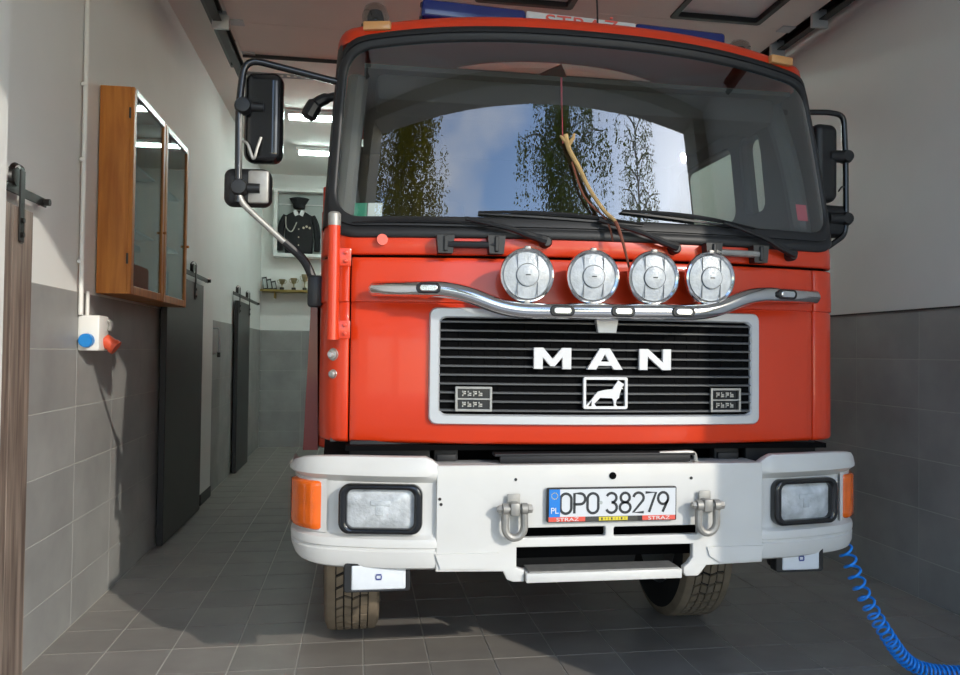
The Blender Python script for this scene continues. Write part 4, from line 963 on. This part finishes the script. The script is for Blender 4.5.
def handles():
    for xa, xb, m in ((-0.63, -0.435, 'black'), (0.45, 0.665, 'steel')):
        z = 1.882
        g = bpy.data.objects.new('grab_handle', None); COL.objects.link(g); g.parent = TR; xm = (xa + xb) / 2; ym = front_y(xm, z); g.location = (xm, ym, z)
        for x in (xa, xb):
            b = MB(); yy = front_y(x, z) - ym
            b.prism([(x - xm - 0.035, 0.028), (x - xm + 0.035, 0.028), (x - xm + 0.028, -0.042), (x - xm - 0.028, -0.042)], yy - 0.05, yy, None); b.box((x - xm, yy - 0.052, -0.005), (0.016, 0.012, 0.06), 0.004); b.build('handle_block', M['black'], g, smooth=False)
        MB().tube([(xa - xm, front_y(xa, z) - ym - 0.04, -0.008), (xb - xm, front_y(xb, z) - ym - 0.04, -0.008)], 0.014, 10).build('handle_bar', M[m], g)
    # red upright rail at the left front corner
    x = -1.055; yb = 0.12
    g = bpy.data.objects.new('corner_rail', None); COL.objects.link(g); g.parent = TR; g.location = (x, yb, 1.5)
    MB().tube([(0, 0, 0), (0, 0, 0.45)], 0.024, 14).build('rail_post', M['red'], g)
    MB().lathe([(0.025, 0.44), (0.025, 0.485), (0.018, 0.493), (0.0, 0.493)], (0, 0, 0), 'z', 14).build('rail_cap', M['steel'], g)
    for z in (0.02, 0.30):
        b = MB(); b.box((0.035, 0.0, z + 0.02), (0.062, 0.012, 0.07), 0.003); b.build('rail_tab', M['red'], g)
        for k in (0, 1): MB().lathe([(0.0, -0.016), (0.007, -0.014), (0.008, -0.004), (0, -0.004)], (0.045, 0, z + 0.005 + 0.032 * k), 'y', 8).build('tab_bolt', M['red'], g)
    # air couplings below the rail
    for z, r in ((1.443, 0.026), (1.366, 0.019)):
        y = front_y(-1.052, z)
        o = MB().lathe([(0.0, 0.02), (r, 0.02), (r, -0.004), (r * 0.75, -0.008), (r * 0.75, -0.022), (r * 0.45, -0.026), (0.0, -0.026)], (0, 0, 0), 'y', 18).build('coupling', M['steel'], TR)
        o.location = (-1.05, y + 0.004, z); o.rotation_euler = (0, 0, -0.45)
        if r > 0.02: MB().lathe([(0.0, -0.024), (0.01, -0.024), (0.01, -0.04), (0, -0.042)], (0, 0, 0), 'y', 10).build('button', M['zinc'], o)
handles()
def mirror_body(name, parent, w, h, d, r, m, loc, rz):
    me = fill2d(rrect(-w / 2, w / 2, -h / 2, h / 2, r, 8), (), d, d * 0.42, 4)
    o = link(name, me, m, parent, 70); o.location = loc; o.rotation_euler = (0, 0, rz)
    g = fill2d(rrect(-w / 2 + 0.012, w / 2 - 0.012, -h / 2 + 0.012, h / 2 - 0.012, r, 8), (), 0.004); g.transform(Matrix.Translation((0, d / 2 + 0.001, 0))); q = link('mirror_glass', g, M['chrome'], parent); q.location = loc; q.rotation_euler = (0, 0, rz)
    return o
def mirrors():
    # left arm
    y = 0.33
    lm = bpy.data.objects.new('mirror_assembly', None); COL.objects.link(lm); lm.parent = TR; lm.location = (-1.11, y, 2.2)
    def q(x, z, dy=0.0): return Vector((x + 1.11, dy, z - 2.2))
    path = corner_path([q(-1.03, 2.565), q(-1.26, 2.61), q(-1.43, 2.64, -0.01), q(-1.448, 2.45, -0.02), q(-1.444, 2.05, -0.02)], 0.07, 6)
    MB().tube(path, 0.0145, 12).build('mirror_arm', M['gloss_black'], lm)
    MB().tube(corner_path([q(-1.444, 2.45, -0.02), q(-1.444, 2.06, -0.022), q(-1.27, 1.905, -0.01), q(-1.245, 1.885, -0.01)], 0.05, 6), 0.0125, 12).build('lower_arm', M['steel'], lm)
    MB().tube(corner_path([q(-1.26, 1.898, -0.01), q(-1.18, 1.83), q(-1.14, 1.74)], 0.06, 6), 0.018, 10).build('arm_sleeve', M['black'], lm)
    MB().box(q(-1.135, 1.70), (0.06, 0.06, 0.13), 0.012).build('arm_socket', M['black'], lm)
    a = mirror_body('main_mirror', lm, 0.155, 0.37, 0.085, 0.04, M['gloss_black'], q(-1.353, 2.405, 0.02), -0.12)
    b_ = mirror_body('wide_mirror', lm, 0.19, 0.155, 0.08, 0.035, M['black'], q(-1.412, 2.118, 0.03), -0.1)
    MB().box(q(-1.367, 2.118, -0.008), (0.085, 0.02, 0.135), 0.01, rot=Matrix.Rotation(-0.1, 3, 'Z')).build('mirror_cover', M['steel'], lm)
    for zz, xx in ((2.44, -1.43), (2.11, -1.44)):
        b = MB(); b.lathe([(0.0, -0.03), (0.028, -0.028), (0.036, -0.008), (0.036, 0.012), (0.028, 0.028), (0.0, 0.03)], q(xx, zz, -0.02), 'y', 16); b.lathe([(0.0, -0.04), (0.02, -0.04), (0.02, 0.06), (0, 0.06)], q(xx + 0.02, zz, -0.018), 'x', 12); b.build('clamp', M['black'], lm)
    MB().tube(smooth_path([q(-1.44, 2.30, -0.02), q(-1.41, 2.285, -0.035), q(-1.385, 2.225, -0.04), q(-1.37, 2.27, -0.04), q(-1.358, 2.315, -0.03)], 6), 0.006, 6).build('cable', M['steel'], lm)
    # small kerb mirror bracket at the door top
    MB().tube(smooth_path([q(-1.04, 2.55, 0.1), q(-1.11, 2.53, 0.1), q(-1.155, 2.50, 0.1), q(-1.185, 2.44, 0.1)], 5), [0.018] * 5 + [0.024] * 5 + [0.034] * 5 + [0.02], 10).build('kerb_mirror', M['black'], lm)
    # right arm
    y = 0.48
    rm = bpy.data.objects.new('mirror_assembly', None); COL.objects.link(rm); rm.parent = TR; rm.location = (1.11, y, 2.2)
    def p(x, z, dy=0.0): return Vector((x - 1.11, dy, z - 2.2))
    MB().tube(corner_path([p(1.0, 2.615), p(1.25, 2.63), p(1.33, 2.62), p(1.342, 2.4), p(1.345, 2.1), p(1.335, 2.04), p(1.13, 1.90)], 0.06, 6), 0.0135, 12).build('mirror_arm', M['gloss_black'], rm)
    mirror_body('main_mirror', rm, 0.13, 0.375, 0.085, 0.04, M['black'], p(1.232, 2.385, 0.02), 0.1)
    mirror_body('wide_mirror', rm, 0.16, 0.155, 0.08, 0.03, M['black'], p(1.285, 2.11, 0.03), 0.1)
    for zz in (2.42, 2.12):
        b = MB(); b.lathe([(0.0, -0.03), (0.026, -0.028), (0.034, -0.008), (0.034, 0.012), (0.026, 0.028), (0.0, 0.03)], p(1.342, zz), 'y', 16); b.lathe([(0.0, -0.06), (0.03, -0.06), (0.03, 0.03), (0, 0.03)], p(1.31, zz, 0.0), 'x', 12); b.build('clamp', M['black'], rm)
    MB().tube(smooth_path([p(1.34, 2.27), p(1.31, 2.27, -0.02), p(1.285, 2.245, -0.03)], 5), 0.004, 6).build('cable', M['black'], rm)
mirrors()
def roof_gear():
    for x in (-0.905, 0.80):
        y = 0.50; bc = bpy.data.objects.new('beacon', None); COL.objects.link(bc); bc.parent = TR; bc.location = (x, y, 2.858 if x < 0 else 2.822)
        MB().lathe([(0.0, 0.0), (0.062, 0.0), (0.062, 0.03), (0.05, 0.035), (0.0, 0.035)], (0, 0, 0), 'z', 22).build('beacon_base', M['black'], bc)
        MB().lathe([(0.058, 0.03), (0.06, 0.07), (0.052, 0.105), (0.03, 0.125), (0.0, 0.13)], (0, 0, 0), 'z', 24).build('dome', M['dome'], bc)
        b = MB(); b.lathe([(0.0, 0.035), (0.034, 0.035), (0.036, 0.07), (0.028, 0.092), (0.0, 0.096)], (0, 0, 0), 'z', 16); b.build('rotor', M['dark'], bc)
    lb = bpy.data.objects.new('light_bar', None); COL.objects.link(lb); lb.parent = TR; lb.location = (0, 0.44, 2.874); lb.rotation_euler = (0, 0.034, 0)
    for x0, x1 in ((-0.715, -0.262), (0.235, 0.66)):
        MB().box(((x0 + x1) / 2, 0, 0.025), (x1 - x0, 0.18, 0.08), 0.016, 3).build('blue_cover', M['bar_blue'], lb)
    MB().box((-0.013, 0, 0.02), (0.496, 0.18, 0.08), 0.006).build('centre_box', M['letter'], lb, smooth=False)
    MB().box((-0.013, -0.0905, 0.02), (0.48, 0.004, 0.07)).build('centre_face', M['sticker_w'], lb, smooth=False)
    text_obj('light_bar_letters', M['strip_red'], lb, 'STRAŻ', 0.078, 0.004, (-0.013, -0.094, 0.022), 0, 1.45)
    MB().box((-0.02, 0, -0.01), (1.4, 0.1, 0.02)).build('bar_foot', M['black'], lb, smooth=False)
    for x in (-0.70, 0.2): MB().lathe([(0.0, 0.055), (0.018, 0.055), (0.018, 0.072), (0, 0.075)], (x, -0.02, 0.0), 'z', 12).build('bar_knob', M['black'], lb)
    an = bpy.data.objects.new('antenna', None); COL.objects.link(an); an.parent = TR; an.location = (0.045, 0.30, 2.84)
    MB().lathe([(0.0, 0.0), (0.014, 0.0), (0.010, 0.02), (0.0, 0.022)], (0, 0, 0), 'z', 12).build('antenna_foot', M['black'], an)
    MB().tube(smooth_path([(0, 0, 0.02), (-0.005, 0.0, 0.15), (-0.02, 0.03, 0.5)]), 0.004, 6).build('whip', M['black'], an)
roof_gear()
# ------------------------------------------------------------------ wheels, chassis, body
def wheel(x, y, name='front_wheel'):
    w = bpy.data.objects.new(name, None); COL.objects.link(w); w.parent = TR; r = 0.45; w.location = (x, y, r)
    hw = 0.135
    MB().lathe([(0.27, -hw + 0.01), (0.33, -hw - 0.005), (0.40, -hw), (r - 0.03, -hw + 0.012), (r - 0.014, -hw + 0.028), (r - 0.012, 0), (r - 0.014, hw - 0.028), (r - 0.03, hw - 0.012), (0.40, hw), (0.33, hw + 0.005), (0.27, hw - 0.01)], (0, 0, 0), 'x', 64, caps=False).build('tyre', M['tyre_gap'], w)
    b = MB(); n = 44; cols = (-0.075, -0.036, 0.003, 0.042, 0.081)
    for k in range(n):
        for c in range(4):
            x0, x1 = cols[c] - 0.003 + 0.0035, cols[c + 1] - 0.003 - 0.0035
            sk = (0.25, -0.2, 0.25, 0.0)[c]; a0 = 2 * math.pi * (k + 0.08 + 0.3 * (c % 2)) / n; a1 = 2 * math.pi * (k + 0.84 + 0.3 * (c % 2)) / n; s_ = sk * 2 * math.pi / n
            q = []
            for rr in (r - 0.016, r - 0.0005):
                for a, xx in ((a0, x0), (a0 + s_, x1), (a1 + s_, x1), (a1, x0)): q.append(b.bm.verts.new((xx, rr * math.sin(a), rr * math.cos(a))))
            b.bm.faces.new(q[4:8])
            for i in range(4): b.bm.faces.new((q[i], q[(i + 1) % 4], q[4 + (i + 1) % 4], q[4 + i]))
    o = b.build('tread', M['tyre'], w, smooth=False); o['kind'] = 'stuff'
    for s0, s1 in ((-hw + 0.002, -0.080), (0.080, hw - 0.002)):
        so, si = (s0, s1) if s0 < 0 else (s1, s0)
        MB().lathe([(r - 0.09, so * 1.03), (r - 0.035, so), (r - 0.008, so * 0.90), (r - 0.001, so * 0.80), (r - 0.001, si), (r - 0.016, si)], (0, 0, 0), 'x', 64, caps=False).build('shoulder', M['tyre'], w)
    MB().lathe([(0.0, -0.06), (0.1, -0.06), (0.12, -0.02), (0.24, -0.01), (0.272, -hw + 0.005), (0.272, hw - 0.005), (0.24, 0.02), (0.0, 0.02)], (0, 0, 0), 'x', 40).build('rim', M['rim'], w)
for sx in (-0.97, 0.85): wheel(sx, 1.30)
for sx in (-0.95, 0.95): wheel(sx, 4.9, 'rear_wheel')
def chassis():
    for x in (-0.42, 0.42): MB().box((x, 2.9, 0.80), (0.08, 5.4, 0.22), 0.01).build('chassis_rail', M['chassis'], TR)
    MB().tube([(-0.85, 1.30, 0.47), (0.85, 1.30, 0.47)], 0.06, 12).build('front_axle', M['chassis'], TR)
    MB().box((0, 1.0, 0.72), (0.7, 0.9, 0.5), 0.05).build('engine_sump', M['chassis'], TR)
    MB().box((0, 0.32, 1.0), (1.5, 0.06, 0.5), 0.01).build('radiator', M['dark'], TR)
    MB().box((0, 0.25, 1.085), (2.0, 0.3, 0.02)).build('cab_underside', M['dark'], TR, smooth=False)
    for x0, x1 in ((-0.985, -0.67), (-0.655, -0.56), (0.52, 0.63), (0.66, 0.98)):
        b = MB(); b.box(((x0 + x1) / 2, 0.17, 1.055), (x1 - x0, 0.05, 0.11), 0.006)
        if x1 - x0 < 0.2: b.box(((x0 + x1) / 2, 0.14, 1.04), (x1 - x0 - 0.02, 0.02, 0.03), 0.003)
        b.build('mounting_plate', M['chassis'], TR)
    b = MB(); b.box((-0.02, 0.075, 1.062), (0.82, 0.07, 0.012), 0.004); b.box((-0.02, 0.05, 1.045), (0.78, 0.02, 0.03), 0.006); b.build('latch_strip', M['chassis'], TR)
    b = MB(); b.tube(corner_path([(0.24, 0.05, 1.064), (0.36, 0.05, 1.068), (0.39, 0.05, 1.064), (0.395, 0.05, 1.03)], 0.02), 0.009, 8); b.build('latch_lever', M['steel'], TR)
    for sg in (-1, 1):
        b = MB(); b.tube(smooth_path([(sg * 1.0, 0.35, 0.62), (sg * 1.12, 0.42, 0.60), (sg * 1.16, 0.44, 0.64)], 5), 0.012, 8); b.box((sg * 1.17, 0.42, 0.625), (0.03, 0.03, 0.05), 0.006); b.build('hose_end', M['black'], TR)
    for sg in (-1, 1):
        rows = []
        for a in range(10, 171, 10):
            rows.append([(sg * x, 1.30 - 0.56 * math.cos(R(a)), 0.47 + 0.56 * math.sin(R(a))) for x in (0.78, 1.12)])
        b = MB(); b.grid(rows); b.build('mudguard', M['chassis'], TR)
    # equipment body behind the cab
    MB().box((0, 4.1, 1.60), (2.40, 4.2, 1.5), 0.03).build('equipment_body', M['red'], TR)
    for sg in (-1, 1):
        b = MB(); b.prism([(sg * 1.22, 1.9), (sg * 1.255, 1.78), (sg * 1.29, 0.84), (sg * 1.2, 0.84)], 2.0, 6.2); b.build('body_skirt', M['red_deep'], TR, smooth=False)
    MB().box((-1.16, 1.87, 1.75), (0.05, 0.06, 1.4), 0.01).build('body_edge', M['red'], TR)
chassis()
# ------------------------------------------------------------------ loose things
def hose():
    ctl = [Vector((2.10, 3.13, 0.668)), Vector((2.125, 3.12, 0.60)), Vector((2.20, 3.11, 0.42)), Vector((2.31, 3.12, 0.25)), Vector((2.45, 3.17, 0.10)), Vector((2.56, 3.17, 0.045)), Vector((2.70, 3.14, 0.036)), Vector((2.95, 3.10, 0.036)), Vector((3.2, 3.14, 0.036))]
    ax = smooth_path(ctl, 40)
    L_ = [0.0]
    for a, b in zip(ax[:-1], ax[1:]): L_.append(L_[-1] + (b - a).length)
    pts = []; ph = 0.0; prev = 0.0; n = 1500; i = 0
    for k in range(n + 1):
        d = L_[-1] * k / n
        while i < len(L_) - 2 and L_[i + 1] < d: i += 1
        f = (d - L_[i]) / max(L_[i + 1] - L_[i], 1e-9); c = ax[i].lerp(ax[i + 1], f); t = (ax[i + 1] - ax[i]).normalized()
        pitch = 0.052 if d < 0.25 else max(0.021, 0.052 - 0.055 * (d - 0.25))
        ph += (d - prev) / pitch * 2 * math.pi; prev = d
        u = t.cross(Vector((0, 1, 0.2))).normalized(); w = t.cross(u)
        r = 0.029 * min(1, d / 0.03)
        pts.append(c + u * r * math.cos(ph) + w * r * math.sin(ph))
    o = MB().tube(pts, 0.006, 6).build('coiled_air_hose', M['hose'], None, sharp=80)
    tag(o, 'blue coiled air hose hanging from the right end of the white bumper', 'hose')
hose()
def twig():
    W = Vector((CX, CY, 0))
    def S(x, z, o): return cabp(CAB.s_of_x(x), z, o) + W
    t = thing('twig', 'dry crooked twig lying on the windscreen, tucked behind the wiper', 'twig', S(0.0, 1.95, 0.03)); org = t.location.copy()
    pts = [S(-0.148, 2.33, 0.02), S(-0.135, 2.27, 0.022), S(-0.10, 2.20, 0.026), S(-0.06, 2.11, 0.03), S(-0.01, 2.02, 0.05), S(0.025, 1.975, 0.07), S(0.045, 1.90, 0.085), S(0.072, 1.79, 0.09)]
    path = [p - org for p in smooth_path(pts, 6)]; m = len(path)
    MB().tube(path[:32], [0.0105 - 0.0001 * k for k in range(32)], 8).build('stem', M['twig'], t)
    MB().tube(path[30:], [0.008 - 0.0003 * k for k in range(m - 30)], 8).build('tip', M['twig_dark'], t)
    MB().tube([p - org for p in (S(-0.138, 2.285, 0.022), S(-0.118, 2.315, 0.022), S(-0.112, 2.335, 0.022))], [0.009, 0.008, 0.005], 7).build('stub', M['twig'], t)
    MB().tube([p - org for p in smooth_path([S(-0.148, 2.30, 0.02), S(-0.17, 2.325, 0.02)], 2)], [0.008, 0.007, 0.004], 7).build('stub', M['twig'], t)
    MB().tube([p - org for p in smooth_path([S(-0.125, 2.22, 0.02), S(-0.08, 2.08, 0.022), S(0.0, 1.985, 0.04), S(0.02, 1.9, 0.05)], 5)], 0.004, 6).build('side_shoot', M['twig_dark'], t)
twig()
# ------------------------------------------------------------------ trees across the yard (mirrored in the windscreen)
def tree(loc, h, rad, label, leafm, n, seed, lsz=0.11, z0f=0.25, dense=1.0):
    rnd = random.Random(seed)
    t = thing('birch_tree', label, 'tree', loc, 'trees across the yard')
    b = MB(); b.tube(smooth_path([(0, 0, -0.1), (0.1, 0.05, h * 0.3), (-0.05, 0.1, h * 0.6), (0.05, 0, h * 0.95)], 6), [0.17 * (1 - k / 19.5) + 0.015 for k in range(19)], 10); b.build('trunk', M['bark'], t)
    tips = []
    br = MB()
    for k in range(26):
        z = h * (z0f + (0.93 - z0f) * k / 25); a = k * 2.4 + rnd.uniform(-0.3, 0.3); f = (z / h - z0f) / (1 - z0f)
        l = rad * (0.55 + 0.45 * math.sin(math.pi * min(1, 0.25 + f * 0.8))) * rnd.uniform(0.75, 1.1)
        p0 = Vector((0, 0, z)); p1 = Vector((math.cos(a) * l * 0.5, math.sin(a) * l * 0.5, z + l * 0.35)); p2 = Vector((math.cos(a) * l, math.sin(a) * l, z + l * 0.30)); 
        pth = smooth_path([p0, p1, p2], 5); br.tube(pth, [0.045 * (1 - i / 11) + 0.006 for i in range(11)], 6)
        for i in range(2, 11): tips.append((pth[i], l))
    br.build('branches', M['bark'], t)
    V = []; Fc = []
    ns = int(n / 26)
    for s_ in range(ns):
        p, l = rnd.choice(tips); p = p + Vector((rnd.gauss(0, 0.28), rnd.gauss(0, 0.28), rnd.gauss(0, 0.15)))
        ln = rnd.uniform(0.6, 2.2)
        for j in range(26):
            f = rnd.random(); c = p + Vector((rnd.gauss(0, 0.05 + 0.05 * f), rnd.gauss(0, 0.05 + 0.05 * f), -ln * f))
            d = Vector((rnd.gauss(0, 1), rnd.gauss(0, 1), rnd.gauss(-0.8, 0.7))).normalized(); sd = d.cross(Vector((rnd.gauss(0, 1), rnd.gauss(0, 1), rnd.gauss(0, 1)))).normalized()
            z_ = lsz * rnd.uniform(0.6, 1.2); i0 = len(V)
            V += [c, c + d * z_ * 0.5 + sd * z_ * 0.35, c + d * z_, c + d * z_ * 0.5 - sd * z_ * 0.35]; Fc.append((i0, i0 + 1, i0 + 2, i0 + 3))
    me = bpy.data.meshes.new('foliage'); me.from_pydata([tuple(v) for v in V], [], Fc); o = link('foliage', me, leafm, t, smooth=False); o['kind'] = 'stuff'
tree((-4.9, -10.2, -0.0), 12.5, 2.1, 'olive birch mirrored at the left of the windscreen', M['leaf1'], 34000, 3)
tree((3.2, -11.9, -0.0), 12.5, 2.7, 'greener birch mirrored in the middle of the windscreen', M['leaf2'], 32000, 5)
tree((9.3, -15.6, -0.0), 13.5, 2.0, 'thin leaved birch mirrored toward the right of the windscreen', M['leaf2'], 7000, 8)
